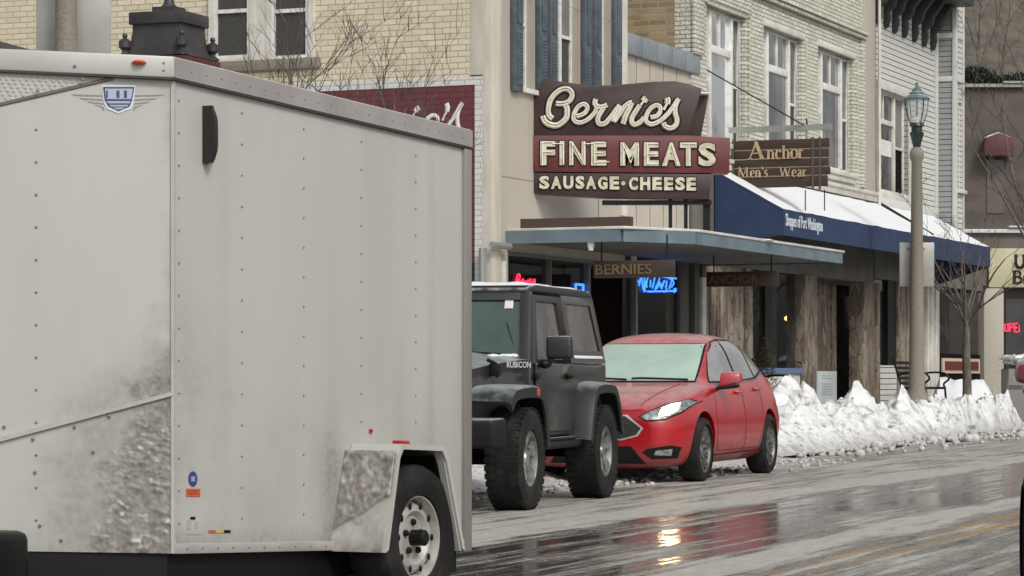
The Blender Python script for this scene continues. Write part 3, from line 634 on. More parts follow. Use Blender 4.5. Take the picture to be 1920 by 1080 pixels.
sm = S_(1643); m = MB(); m.tube([(sm, -.05, zw+.06), (sm, -pj*.98, zo1+.045)], .03, 6); m.build('awning_seam', M_black, aw)
m = MB(); textmesh('Shoppes of Port Washington', m, FA.S(1471, -pj), FA.S(1540, -pj), zo0+.10, zo0+.38, -pj-.026, -pj-.02); m.build('awning_lettering', mat('white_lettering', (.7, .74, .8), .5), aw)

# ================================================================== CLAPBOARD BUILDING
sC1 = FA.S(1756)
C = empty('clapboard_building', FA.M, (sC, 0, 0), label='white clapboard building with dark green eaves brackets and a box bay at its far corner', cat='building')
oC = [(S_(1645), S_(1703), 4.95, 7.0)]
m = MB(); wins(m, oC, sC, sC1, 4.6, ZT, 0, .3); m.build('front_wall', M_sidew, C)
a, b, z0, z1 = oC[0]
w = MB(); f = .1; W_ = b-a
w.box(a-.12, a, -.04, .1, z0-.2, z1+.02); w.box(b, b+.12, -.04, .1, z0-.2, z1+.02); w.box(a-.12, b+.12, -.05, .1, z1+.02, z1+.2)
w.box(a, b, -.05, .12, z0-.22, z0-.0); w.box(a, a+.06, .1, .17, z0, z1); w.box(b-.06, b, .1, .17, z0, z1); w.box(a+.06, b-.06, .1, .17, z1-.04, z1+.019)
x1 = a+W_*.66; w.box(x1-.05, x1+.05, .07, .17, z0, z1-.04); zt_ = z0+(z1-z0)*.68
w.box(a+.06, x1-.05, .08, .17, zt_, zt_+.1); w.box((a+.06+x1)/2-.04, (a+x1)/2+.03, .09, .17, zt_+.1, z1-.04); zmm = z0+(z1-z0)*.46; w.box(x1+.05, b-.06, .09, .17, zmm, zmm+.05)
fr = w.build('window', M_cwhite, C, bevel=.006)
q = MB(); q.box(a+.06, x1-.05, .13, .135, z0, z1-.04); q.build('pane', M_pane, fr)
q = MB(); q.box(x1+.05, b-.06, .13, .135, zmm+.05, z1-.04); q.build('blind', M_blind, fr)
q = MB(); q.box(x1+.05, b-.06, .13, .135, z0, zmm); q.build('screen', M_dark, fr)
q = MB(); q.box(a+.1, x1-.1, .118, .126, z0+.75, z0+1.08); q.build('paper_blind', M_white, fr)
m = MB(); m.box(sC, sC1, -.06, .0, 4.6, 4.78); m.box(sC1-.16, sC1+.0, -.05, .0, 4.6, ZT); m.build('trim_boards', M_pewter, C, bevel=.006)
# box bay
bp = .34; s9 = S_(1757); 
def Sv(px, v): return FA.S(px, v)
bs0 = sC1; bpj = .42; bs1 = Sv(1806, -bpj)
m = MB(); m.box(bs0, bs0+.1, -bpj, .3, 4.2, ZT); m.build('bay_side', M_sideshade, C)
zbw1 = FA.Z(1797, 205); zbw0 = FA.Z(1797, 365)
m = MB(); m.box(bs0+.1, bs1, -bpj, .3, 4.2, zbw0); m.box(bs0+.1, bs1, -bpj, .3, zbw1, ZT); m.box(bs0+.1, bs0+.35, -bpj, .3, zbw0, zbw1); m.box(bs1-.15, bs1, -bpj, .3, zbw0, zbw1); m.build('bay_front', M_sidew, C)
m = MB()
for py in (65, 146): z = FA.Z(1775, py, -.2); m.box(bs0-.02, bs1+.02, -bpj-.025, .0, z-.09, z+.02)
m.box(bs0-.025, bs0+.12, -bpj-.03, -bpj+.06, 4.2, ZT); m.box(bs1-.1, bs1+.02, -bpj-.03, -bpj, 4.2, ZT); m.box(bs0+.1, bs1+.06, -bpj-.08, -bpj, zbw0-.08, zbw0); m.build('bay_trim', M_pewter, C, bevel=.006)
m = MB(); q0, q1 = bs0+.35, bs1-.15; zz = (zbw0+zbw1)/2
for z0_, z1_ in ((zbw0, zbw0+.06), (zbw1-.06, zbw1), (zz-.03, zz+.03)): m.box(q0, q1, -bpj+.05, -bpj+.1, z0_, z1_)
m.box(q0, q0+.08, -bpj+.05, -bpj+.1, zbw0, zbw1); m.box(q1-.08, q1, -bpj+.05, -bpj+.1, zbw0, zbw1)
fr = m.build('window', M_white, C); m = MB(); m.box(q0+.08, q1-.08, -bpj+.08, -bpj+.085, zbw0+.06, zz-.03); m.build('screen', M_dark, fr); m = MB(); m.box(q0+.08, q1-.08, -bpj+.08, -bpj+.085, zz+.03, zbw1-.06); m.build('pane', M_blind, fr)
# eaves brackets
M_brk = mat('bracket_green', (.022, .030, .028), .5)
ev = -.75
zev = FA.Z(1700, -30, -.4)
m = MB(); m.box(sC-.1, sC1-.02, ev-.1, 0, zev, zev+.5); m.build('eaves', M_brk, C)
for i, (px, py) in enumerate(((1648, 42), (1664, 50), (1680, 60), (1698, 68), (1717, 76), (1735, 85), (1751, 92))):
    s_ = FA.S(px, -.06); zb_ = FA.Z(px, py, -.1); zt2 = zev
    H_ = zt2-zb_
    prof = [(0, zb_), (-.07, zb_+.03), (-.12, zb_+H_*.22), (-.10, zb_+H_*.38), (-.22, zb_+H_*.48), (-.26, zb_+H_*.66), (-.36, zb_+H_*.78), (-.50, zt2), (0, zt2)]
    m = MB(); m.prism(prof, s_-.1, s_+.1, 'x'); m.prism([(v*.9-.02, z-.02 if z < zt2 else z) for v, z in prof], s_-.05, s_+.05, 'x'); m.build('eaves_bracket', M_brk, C, bevel=.008)
# its shop front
sE = S_(1843)
m = MB(); m.box(sC, S_(1683), .02, .2, .14, FA.Z(1665, 685)); bh = m.build('bulkhead', M_sidew, C)
m = MB(); m.box(S_(1647), S_(1668), .1, .11, FA.Z(1665, 685), 3.1); m.build('shop_window', M_shop, C)
m = MB(); m.box(S_(1668), S_(1684), .04, .2, FA.Z(1665, 685), 3.1); m.build('window_post', M_black, C)
m = MB(); stone_col(m, S_(1684), S_(1714), 0, 3.1, .5); m.build('stone_pillar', M_stone, C, bevel=.02)
m = MB(); stone_col(m, S_(1716), S_(1736), .1, 3.1, .5); m.build('stone_pillar', M_stone, C, bevel=.02)
m = MB(); m.box(S_(1738), S_(1760), -.02, .2, .14, 3.3); m.box(S_(1742), S_(1745), -.05, -.02, .3, 3.2); m.box(S_(1751), S_(1755), -.05, -.02, .3, 3.2); m.build('panelled_post', M_cwhite, C, bevel=.01)
zr1, zr0 = FA.Z(1800, 672), FA.Z(1800, 700)
m = MB(); m.box(S_(1760), S_(1842), .06, .2, .14, FA.Z(1800, 664)); m.build('bulkhead', M_dark, C)
m = MB(); m.box(S_(1770), S_(1840), .03, .06, zr0, zr1); m.build('panel_border', mat('pinkish_cream', (.6, .45, .36), .5), C)
m = MB(); m.box(S_(1774), S_(1836), .015, .03, zr0+.07, zr1-.07); m.build('red_panel', mat('oxblood', (.13, .025, .018), .5), C)
m = MB(); m.box(S_(1761), S_(1842), .1, .11, FA.Z(1800, 664), 3.3); m.build('shop_window', M_shop, C)
m = MB(); m.box(sC, sE, .0, .3, 3.1, 4.2); m.build('sign_band', M_soffit, C)
m = MB(); m.box(sC, bs1, .3, 14, ZT-.3, ZT); m.box(bs1-.3, bs1, .3, 14, 3, ZT-.3); m.build('roof', M_grey, C)
display(C, S_(1647), S_(1668), 5, 5, zlo=1.3); display(C, S_(1762), S_(1840), 6, 12, zlo=1.35)
m = MB(); lx, lz = FA.at(1659, 512, .4); m.box(lx-.1, lx+.1, .4, .42, lz-.09, lz+.09); m.build('red_lamp_sign', mat('dim_red', (.3, .02, .02), .4, emit=(1, .05, .04), es=.5), C)
print('buildings A B C done')

# ================================================================== END OF STREET (faces the camera)
def X_(px, D): return (px-960)/FPX*D
def Zc(py, D): return CH+(HY-py)/FPX*D
D = 71
E = empty('corner_shop', None, (X_(1843, D), D, 0), label='cream corner shop with a lettered fascia at the right edge', cat='building')
M_fasc = mat('cream_fascia', (.62, .58, .40), .5, c2=(.52, .46, .28), ns=2, lo=.45, hi=.7)
x0 = X_(1800, D); x1 = x0+9
m = MB(); m.box(x0, x1, D, D+6, Zc(536, D), Zc(430, D)); m.build('wall', mat('mauve_grey_wall', (.16, .135, .12), .7, c2=(.13, .11, .10), ns=2), E)
m = MB(); m.box(x0-.05, x1, D-.12, D+.1, Zc(437, D), Zc(430, D)); m.box(x0+1.2, x1, D-.2, D, Zc(427, D), Zc(424, D)); m.build('snowy_ledge', M_snow, E, bevel=.01)
m = MB(); m.box(X_(1853, D), x1, D-.1, D-.001, Zc(539, D), Zc(466, D)); m.build('fascia_board', M_fasc, E, bevel=.01)
m = MB(); m.box(X_(1843, D), X_(1880, D), D-.15, D+.3, 0, Zc(541, D)); m.build('pilaster', M_tan, E, bevel=.01)
m = MB(); m.box(X_(1880, D), x1, D+.3, D+.4, 0, Zc(541, D)); m.build('doorway', mat('dark_door', (.03, .024, .02), .4), E)
m = MB(); m.box(X_(1889, D), X_(1960, D), D+.26, D+.3, .9, Zc(560, D)); m.build('door_pane', M_pane, E)
# serif letters
SER = {
 'U': [([(.12, 1), (.12, .3), (.25, .05), (.5, 0), (.75, .05), (.85, .3)], .2), ([(.85, .3), (.85, 1)], .09), ([(0, .97), (.28, .97)], .07), ([(.7, .97), (1, .97)], .07)],
 'A': [([(.1, 0), (.5, 1)], .08), ([(.47, 1), (.85, 0)], .2), ([(.27, .33), (.7, .33)], .07), ([(0, .03), (.25, .03)], .06), ([(.7, .03), (1, .03)], .06)],
 'B': [([(.2, 0), (.2, 1)], .2), ([(.2, .96), (.6, .96), (.8, .85), (.8, .65), (.6, .53), (.25, .53)], .12), ([(.6, .53), (.88, .42), (.9, .15), (.65, .04), (.2, .04)], .13), ([(0, .97), (.2, .97)], .06), ([(0, .03), (.2, .03)], .06)],
 'o': [([(.5, .68), (.2, .6), (.12, .34), (.22, .08), (.5, 0), (.78, .08), (.88, .34), (.8, .6), (.5, .68)], [.07, .13, .17, .13, .07, .13, .17, .13, .07])],
 'n': [([(.2, 0), (.2, .66)], .17), ([(.2, .5), (.4, .66), (.65, .62), (.75, .45)], .09), ([(.75, .5), (.75, 0)], .17), ([(.03, .03), (.4, .03)], .06), ([(.58, .03), (.95, .03)], .06), ([(.03, .64), (.2, .64)], .06)],
 'c': [([(.82, .5), (.6, .66), (.3, .6), (.15, .34), (.25, .08), (.5, 0), (.85, .12)], [.16, .08, .12, .17, .13, .08, .07])],
 'h': [([(.2, 0), (.2, 1)], .17), ([(.2, .5), (.4, .66), (.65, .62), (.75, .45)], .09), ([(.75, .5), (.75, 0)], .17), ([(.03, .03), (.4, .03)], .06), ([(.58, .03), (.95, .03)], .06), ([(.03, .97), (.2, .97)], .06)],
 'r': [([(.25, 0), (.25, .66)], .18), ([(.25, .45), (.45, .63), (.75, .58)], .13), ([(.05, .03), (.5, .03)], .06), ([(.05, .64), (.25, .64)], .06)],
 'M': [([(.12, 0), (.14, 1)], .08), ([(.14, 1), (.5, .08)], .17), ([(.5, .08), (.84, 1)], .07), ([(.85, 1), (.88, 0)], .16), ([(0, .03), (.25, .03)], .06), ([(.74, .03), (1, .03)], .06)],
 'e': [([(.2, .36), (.82, .36)], .07), ([(.82, .36), (.75, .6), (.5, .68), (.22, .58), (.13, .33), (.24, .08), (.52, 0), (.85, .12)], [.12, .12, .07, .13, .17, .13, .08, .07])],
 "'": [([(.5, 1), (.5, .72)], .16)],
 's': [([(.78, .56), (.5, .67), (.25, .58), (.28, .42), (.7, .26), (.74, .1), (.5, 0), (.2, .1)], [.07, .09, .12, .15, .15, .12, .08, .07])],
 'W': [([(.1, 1), (.3, .02)], .15), ([(.3, .02), (.5, .85)], .07), ([(.47, .9), (.7, .02)], .15), ([(.7, .02), (.92, 1)], .07), ([(0, .97), (.22, .97)], .06), ([(.8, .97), (1, .97)], .06)],
 'a': [([(.22, .55), (.45, .67), (.68, .6), (.7, .4), (.7, .06), (.9, .04)], [.09, .09, .13, .16, .16, .07]), ([(.7, .4), (.3, .3), (.2, .14), (.4, .01), (.7, .14)], [.06, .12, .16, .09, .06])],
}
SW = {'M': .95, 'W': 1.1, "'": .3, 'r': .5, 's': .5, 'e': .55, 'c': .55, 'o': .6, 'a': .6, 'n': .66, 'h': .66, 'A': .85, 'U': .8, 'B': .75, ' ': .4}
def serif(mb, text, x0, z0, h, y0, y1, fun=None, sp=.06, cap=1.0, wf=1.0):
    x = x0; k = 0
    for ch in text:
        w = SW.get(ch, .6)*h*wf
        hh = h*(cap if ch.isupper() else 1)
        ww = w*(cap if ch.isupper() else 1)
        for st, tw in SER.get(ch, []):
            P = [(x+p[0]*ww, z0+p[1]*hh) for p in st]; t_ = [q*hh for q in tw] if isinstance(tw, list) else tw*hh
            ribbon(mb, P, t_, y0-.0007*k, y1, fun); k += 1
        x += ww+sp*h
    return x
m = MB(); serif(m, 'UA', X_(1901, D), Zc(502, D), .33, D-.125, D-.1); serif(m, 'Bo', X_(1897, D), Zc(532, D), .33, D-.125, D-.1); m.build('fascia_lettering', M_black, E)
nm = MB(); xo = X_(1886, D)
def neon_text(mb, body, x0, x1, z0, z1, y, r):
    L5 = {'O': [[(.1, .1), (.1, .9), (.9, .9), (.9, .1), (.1, .1)]], 'P': [[(.1, 0), (.1, 1), (.85, 1), (.85, .5), (.1, .5)]], 'E': [[(.9, 1), (.1, 1), (.1, 0), (.9, 0)], [(.1, .5), (.8, .5)]], 'N': [[(.1, 0), (.1, 1), (.9, 0), (.9, 1)]]}
    n = len(body); w = (x1-x0)/n
    for i, ch in enumerate(body):
        for st in L5[ch]: mb.tube([(x0+w*(i+.82*p[0]), y, z0+(z1-z0)*p[1]) for p in st], r, 6)
neon_text(nm, 'OPEN', X_(1886, D), X_(1922, D), Zc(622, D), Zc(606, D), D+.2, .017)
o = nm.build('neon_sign', mat('red_neon', (.6, .02, .04), .4, emit=(1, .03, .08), es=2.2), base=(X_(1886, D), D+.2, Zc(622, D))); o.location = (X_(1886, D), D+.2, Zc(622, D)); tag(o, 'red neon OPEN sign in the corner shop doorway', 'neon sign')

D = 84
Bn = empty('brown_building', None, (X_(1800, D), D, 0), label='dull brown building at the street end with a small red awning upstairs', cat='building')
x0 = X_(1780, D); x1 = x0+12
m = MB(); m.box(x0, x1, D, D+8, 0, Zc(160, D)); m.build('wall', mat('brown_render', (.125, .103, .084), .85, c2=(.09, .076, .063), ns=.7, nstretch=(1, 1, 3)), Bn)
m = MB(); m.box(x0, x1, D-.15, D, Zc(164, D), Zc(158, D)); m.box(X_(1880, D), x1, D-.2, D, Zc(157, D), Zc(153, D)); m.build('parapet_coping', mat('pale_coping', (.3, .32, .27), .6), Bn)
m = MB(); cx = X_(1867, D); rw = .44
pr = [(-rw, 0), (-rw, .35), (-rw*.8, .55), (0, .68), (rw*.8, .55), (rw, .35), (rw, 0)]
m.prism([(cx+a, Zc(295, D)+b*1.0) for a, b in pr], D-.6, D, 'y'); m.build('red_awning', mat('dull_red_canvas', (.105, .035, .032), .7), Bn, bevel=.02)
m = MB()
for k in range(9): m.ball((cx-.32+k*.075, D-.45, Zc(295, D)+.66-.25*abs(k-4)/9), .09, 8, 5, (1, 1.6, .5))
m.build('awning_snow', M_snow, Bn, smooth=True)
m = MB()
for px in (1866,): m.box(X_(px-16, D), X_(px+16, D), D-.03, D, Zc(400, D), Zc(300, D))
m.build('window', mat('brown_glass', (.12, .10, .09), .2), Bn)

# ================================================================== SIGNS
D = 41.0
def sx(px): return (px-960)/FPX*D
def sz(py): return CH+(HY-py)/FPX*D
BS = empty('shop_sign', None, (sx(998), D, sz(370)), label="large maroon neon shop sign reading Bernie's Fine Meats, jutting from the tan wall", cat='sign')
top = [(998, 185), (1022, 148), (1060, 154), (1100, 159), (1140, 160), (1180, 157), (1225, 153), (1265, 152), (1292, 157), (1316, 166)]
right = [(1308, 195), (1298, 225), (1290, 254), (1290, 256)]
m = MB(); P = [(sx(a), sz(b)) for a, b in top+right[:-1]+[(998, 254)]]; m.prism(P, D, D+.35, 'y'); m.build('crest_panel', M_brown, BS, bevel=.008)
m = MB(); m.prism([(sx(a), sz(b)) for a, b in ((1000, 254), (1290, 254), (1369, 259), (1367, 325), (998, 322), (998, 254))], D-.02, D+.37, 'y'); m.build('red_band', M_maroon, BS, bevel=.006)
m = MB(); m.prism([(sx(a), sz(b)) for a, b in ((998, 323.5), (1335, 326), (1330, 374), (1140, 371), (998, 362))], D, D+.35, 'y'); m.build('lower_panel', M_brown, BS, bevel=.008)
m = MB(); m.prism([(sx(a), sz(b)) for a, b in ((1296, 166), (1335, 168), (1334, 172), (1318, 258), (1280, 258))], D+.6, D+.8, 'y'); m.build('rear_face', mat('rear_brown', (.055, .035, .028), .5), BS, bevel=.01)
m = MB(); m.prism([(sx(a), sz(b)) for a, b in ((1003, 175), (1012, 149), (1023, 153), (1014, 178))], D+.36, D+.55, 'y'); m.build('rear_shoulder', MATS['rear_brown'], BS, bevel=.01)
m = MB(); m.prism([(sx(a), sz(b)) for a, b in ((1317, 168), (1334, 167.5), (1333, 171), (1317, 171.5))], D+.36, D+.59, 'y'); m.build('sign_snow', M_snow, BS, bevel=.01)
# script lettering: strokes (x, y in photo units, half width)
def z1_(a, r): return [(980+x/9, 140+y/9, r) for x, y in a]
def z2_(a, r): return [(1160+x/8.727, 140+y/8.727, r) for x, y in a]
SCRIPT = [
 z1_([(505, 745), (445, 690), (430, 580), (460, 450), (530, 345), (630, 265), (740, 240), (815, 290), (828, 370), (780, 450), (700, 490), (620, 495), (560, 490)], 4.2),
 z1_([(700, 495), (740, 560), (748, 650), (725, 745), (650, 820), (560, 862), (450, 842), (370, 785), (335, 700)], 4.6),
 z1_([(905, 705), (1000, 680), (1070, 620), (1085, 545), (1030, 500), (940, 540), (875, 640), (855, 735), (890, 795), (985, 810), (1110, 750), (1215, 640), (1240, 560)], 3.6),
 z1_([(1235, 415), (1215, 490), (1270, 545), (1350, 545), (1425, 515)], 4.0),
 z1_([(1370, 560), (1300, 660), (1262, 770), (1300, 835), (1385, 825), (1470, 740), (1560, 620), (1635, 515)], 4.0),
 z1_([(1640, 525), (1580, 660), (1530, 800)], 4.4),
 z1_([(1545, 790), (1640, 660), (1720, 540), (1800, 480), (1842, 470)], 3.6),
 z2_([(215, 460), (165, 560), (105, 690), (70, 810)], 4.4),
 z2_([(345, 500), (280, 600), (215, 710), (215, 790), (270, 820), (350, 780), (420, 700)], 3.9),
 z2_([(450, 385), (430, 405), (405, 440)], 5.2), z2_([(405, 440), (360, 500)], 1.8),
 z2_([(520, 705), (620, 680), (675, 605), (672, 535), (610, 505), (520, 560), (455, 660), (445, 760), (530, 815), (660, 770), (790, 660), (900, 520), (960, 420)], 3.7),
 z2_([(785, 385), (800, 430), (790, 480)], 4.6), z2_([(790, 480), (760, 530), (735, 580)], 2.0),
 z2_([(985, 400), (950, 450), (920, 540), (925, 650), (950, 740), (930, 830), (855, 880), (765, 855), (730, 790)], 4.0),
]
def script_letters(fn, plane_n, dpt, mbl, mbo, mbn, sc, ms):
    """fn maps (px, py, out) to 3D; sc scales stroke width; ms metres per photo unit"""
    for k, st in enumerate(SCRIPT):
        cp = catmull([Vector((p[0], p[1], p[2])) for p in st], 5)
        if mbo is not None: mbo.tube([fn(p.x, p.y, 0) for p in cp], [(p.z+1.5)*ms*sc for p in cp], 10, flat=(plane_n, dpt*.5))
        mbl.tube([fn(p.x, p.y, 0) for p in cp], [p.z*ms*sc for p in cp], 10, flat=(plane_n, dpt+.0006*k))
        if mbn is not None:
            for side in (-.55, .55):
                off = []
                for i, p in enumerate(cp):
                    d = cp[min(i+1, len(cp)-1)]-cp[max(i-1, 0)]; d.z = 0; d = d.normalized() if d.length > 0 else Vector((1, 0, 0)); n = Vector((-d.y, d.x, 0)); off.append(p+n*side*p.z)
                mbn.tube([fn(p.x, p.y, dpt+.012) for p in off], .008, 5)
l_, o_, n_ = MB(), MB(), MB()
script_letters(lambda a, b, c: Vector((sx(a), D-.002-c, sz(b))), (0, -1, 0), .035, l_, o_, n_, 1.42, D/FPX)
pl = l_.build('script_lettering', M_letter, BS, smooth=True); o_.build('letter_outline', M_black, pl, smooth=True); n_.build('neon_tube', M_neon, pl, smooth=True)
# block letters with drop outline
def block(body, x0, x1, y0, y1, yb, off, name, tube=True):
    f, o2 = MB(), MB()
    textmesh(body, o2, sx(x0-1.8), sx(x1+1.8), sz(y1+2), sz(y0-1.8), yb-.012-random.random()*.004, yb, offset=off+.03)
    textmesh(body, f, sx(x0), sx(x1), sz(y1), sz(y0), yb-.03, yb, offset=off)
    p = f.build(name, M_letter, BS); o2.build('letter_outline', M_black, p)
    return p
for ch, a, b, k in (('F', 1013, 1041, 0), ('I', 1049, 1058, 0), ('N', 1067, 1098, 0), ('E', 1108, 1137, 1), ('M', 1163, 1198, 2), ('E', 1207, 1235, 2), ('A', 1241, 1276, 2.5), ('T', 1274.5, 1306, 2.5), ('S', 1309, 1342, 3)):
    block(ch, a, b, 265+k, 310+k*.7, D-.02, .045, 'lettering')
for ch, a, b, k in (('S', 1011, 1030, 0), ('A', 1033, 1053, 0), ('U', 1056, 1075, 0), ('S', 1079, 1096, 0), ('A', 1098, 1118, .5), ('G', 1121, 1139, 1), ('E', 1143, 1161, 1), ('C', 1179, 1196, 2), ('H', 1200, 1219, 2), ('E', 1223, 1241, 2), ('E', 1245, 1262, 2.5), ('S', 1266, 1284, 2.5), ('E', 1287, 1305, 3)):
    block(ch, a, b, 330+k, 354.5+k, D, .05, 'lettering')
m = MB(); m.lathe([(.03, 0), (.03, .03)], (0, 0, 0), 'y', 12); m.v = [(v[0]+sx(1168.5), v[1]+D-.03, v[2]+sz(344)) for v in m.v]; m.build('lettering_dot', M_letter, BS)
m = MB(); random.seed(8)
def sg(px, py, q, w): m.tube([(sx(px), D-.062, sz(py)), (sx(q), D-.062, sz(w))], .007, 5)
for L0 in ([(1017, 267, 1017, 311)], [(1017, 267, 1036, 267)], [(1017, 285, 1034, 285)], [(1056, 267, 1056, 309)], [(1073, 267, 1073, 310)], [(1073, 269, 1094, 306)], [(1095, 267, 1095, 309)], [(1114, 267, 1114, 307)], [(1114, 268, 1134, 268)], [(1114, 287, 1130, 287)], [(1114, 305, 1142, 304)],
           [(1168, 269, 1168, 310)], [(1168, 270, 1182, 306)], [(1182, 306, 1195, 270)], [(1196, 270, 1196, 309)], [(1213, 269, 1213, 309)], [(1213, 270, 1234, 270)], [(1213, 289, 1232, 289)], [(1213, 308, 1234, 308)], [(1246, 309, 1258, 269)], [(1258, 269, 1270, 309)], [(1280, 270, 1304, 270)], [(1291, 270, 1291, 310)], [(1036, 270, 1056, 270)], [(1095, 270, 1114, 270)]):
    sg(*L0[0])
m.build('neon_tubing', M_neon, BS, smooth=True)
m = MB()
for px, w in ((1258, .05), (1287, .05), (1326, .1)): m.box(sx(px)-w/2, sx(px)+w/2, D+.1, D+.2, cz1+.02, sz(373))
m.box(sx(1130), sx(1335), D+.05, D+.25, sz(383), sz(375)); m.build('support_posts', M_black, BS)

# mural script on the side wall
def murp(a, b, c):
    # script scaled and moved so its tail ends by the mural's right border; points on the wall plane
    px = 867-(1272-a)*1.33; py = 272-(243-b)*1.38+(867-px)*.12
    v, z = sideV(px, py); return Vector((sA-.013-c, v, z))
l_ = MB(); script_letters(murp, (-1, 0, 0), .003, l_, None, None, 1.0, 40.5/FPX); l_.build('mural_lettering', mat('white_wall_paint', (.74, .73, .70), .7, c2=(.66, .65, .6), ns=8), A, smooth=True)
l_ = MB()
for dx, dy in ((0, 0), (4, 20), (0, 28)):
    v, z = sideV(868+dx, 362+dy); l_.ball((sA-.012, v, z), .06, 10, 6, (.2, 1, 1.1))
l_.build('mural_dots', MATS['white_wall_paint'], A, smooth=True)

# anchor sign hanging across the pavement
s0 = FA.S(1367); 
AN = empty('hanging_sign', FA.M, (s0, -.9, 4.1), label='brown plank sign lettered in gold, Anchor Mens Wear, hanging from a steel bar', cat='sign')
def an(px, py): return FA.side(px, py, s0)
vL, zb_ = an(1372, 355); vR, zt_ = an(1557, 256); zt_ -= .02
H_ = zt_-zb_; edges = [0, .16, .315, .50, .66, .84, 1.0]; edges = [0, .17, .36, .52, .68, .86, 1.0]
edges = [0, .24, .42, .60, .79, 1.0]
m = MB(); random.seed(2)
for k in range(5):
    e = random.uniform(0, .05); e0 = random.uniform(0, .02); z0_, z1_b = zb_+H_*edges[k]+.012, zb_+H_*edges[k+1]-.004
    m.box(s0-.03-random.uniform(0, .008), s0+.03, vR+e, vL-e0, z0_, z1_b)
m.build('planks', M_plank, AN, bevel=.012)
m = MB()
for k in range(1, 5): z_ = zb_+H_*edges[k]+.004; m.box(s0-.02, s0+.02, vR+.06, vL-.02, z_-.008, z_+.008)
m.build('snow_in_joints', mat('frost', (.5, .45, .4), .6), AN)
m = MB()
for f_ in (.02, .83, .9): v = vL+(vR-vL)*f_; m.box(s0-.045, s0-.037, v-.02, v+.02, zb_-.05, zt_+.02)
m.build('straps', mat('strap_steel', (.13, .11, .09), .5, .5), AN)
def anf(x, y, z): return (s0+y, -x, z)   # letters run outwards from the wall
l_ = MB()
vt, z_ = an(1404, 299); xe = serif(l_, 'A', -vt, z_, .30, -.052, -.036, anf, wf=1.18); vt2, z2b = an(1439, 299); serif(l_, 'nchor', -vt2, z2b, .23, -.052, -.036, anf, sp=.0, wf=1.0)
vt3, z3 = an(1385, 333); serif(l_, "M", -vt3, z3, .175, -.052, -.036, anf, wf=1.15); vt3, z3 = an(1408, 333); serif(l_, "en's", -vt3, z3, .18, -.052, -.036, anf, sp=.0, wf=.92)
vt4, z4 = an(1462, 332); serif(l_, 'W', -vt4, z4, .175, -.052, -.036, anf, wf=1.15); vt4, z4 = an(1486, 332); serif(l_, 'ear', -vt4, z4, .18, -.052, -.036, anf, sp=.0, wf=.92)
l_.build('gold_lettering', M_gold, AN)
m = MB(); vb0, zbar = an(1325, 246); vb1, _ = an(1560, 246)
m.box(s0-.03, s0+.03, vb1, 0, zbar-.05, zbar+.05)
for px in (1340, 1512, 1545): v, _ = an(px, 246); m.box(s0-.015, s0+.015, v-.015, v+.015, zt_-.02, zbar+.02) if px > 1400 else None
m.build('steel_bar', M_grey, AN)
m = MB(); v, z = an(1516, 240); m.tube([(s0+.05, v, z), (s0-1.2, .0, 6.3)], .012, 5)
for px in (1510, 1546): v, z = an(px, 356); v2, z2 = an(px, 395); m.tube([(s0, v, z), (s0, v, z2)], .01, 5)
v, z = an(1512, 222); m.tube([(s0, an(1514, 240)[0], zbar), (s0, v, z)], .015, 5)
m.build('guy_wires', M_black, AN)

# two small blade signs under the canopies
def blade(name, px0, px1, py0, py1, Dm, body, label, cat, lc):
    p = world2((px0+px1)/2, Dm); s_, v_ = inFA(p); 
    va, za = FA.side(px0, py1, s_); vb, zb = FA.side(px1, py0, s_)
    o = empty(name, FA.M, (s_, (va+vb)/2, za), label=label, cat=cat)
    m = MB(); m.box(s_-.02, s_+.02, vb, va, za, zb); m.build('board', M_plank, o, bevel=.008)
    m = MB()
    for v in (va-.12, vb+.12): m.tube([(s_, v, zb-.01), (s_, v, cz0+.1)], .012, 5)
    m.build('hanger', M_black, o)
    m = MB(); W_ = va-vb; textmesh(body, m, -va+.04, -va+W_*.72, za+.05, zb-.05, -.034, -.02, fun=lambda x, y, z: (s_+y, -x, z), offset=.01); m.build('lettering', lc, o)
    return o
blade('blade_sign', 1113, 1266, 487, 522, 39.6, 'BERNIES', 'small dark plank sign lettered BERNIES under the slate blue canopy', 'sign', mat('shaded_gold', (.15, .105, .05), .6))  # letter gold dimmed, the darkness under the canopy is in the colour
blade('blade_sign', 1325, 1460, 508, 538, 44.5, 'ANCHOR', 'small dark plank sign lettered ANCHOR in front of the stone slab wall', 'sign', mat('faded_brown', (.15, .075, .045), .6))
# neon signs in the windows
nm = MB(); q0, z0 = FA.at(969, 548); q1, z1 = FA.at(1008, 514)
for st in SCRIPT:
    cp = catmull([Vector((p[0], p[1], 0)) for p in st], 3)
    nm.tube([(q0+(p.x-1010)/270*(q1-q0), .03, z1-(p.y-160)/95*(z1-z0)) for p in cp], .012, 5)
o = nm.build('neon_sign', MATS['red_neon'], base=(q0, 0, z0)); o.matrix_world = FA.M @ Matrix.Translation((q0, 0, z0)); tag(o, 'red neon script sign behind the roof of the grey four wheel drive', 'neon sign')
nm = MB(); s_a, za = FA.at(1197, 545); s_b, zb = FA.at(1271, 520); random.seed(11)
for k in range(16):
    x = s_a+(s_b-s_a)*(k+.5)/16; w = (s_b-s_a)/16
    pts_ = [(x+random.uniform(-.5, .5)*w*1.4, .03, random.uniform(za, zb)) for _ in range(3)]
    nm.tube(catmull(pts_, 4), .013, 5)
nm.tube([(s_a+.3, .03, zb), (s_b, .03, zb-.02)], .015, 5); nm.tube([(s_a+.5, .03, za), (s_b, .03, za+.05)], .015, 5)
o = nm.build('neon_sign', mat('blue_neon', (.05, .15, .7), .4, emit=(.04, .2, 1), es=2.6), base=(s_a, 0, za)); o.matrix_world = FA.M @ Matrix.Translation((s_a, 0, za)); tag(o, 'blue neon scrawl sign in the window above the red hatchback', 'neon sign')
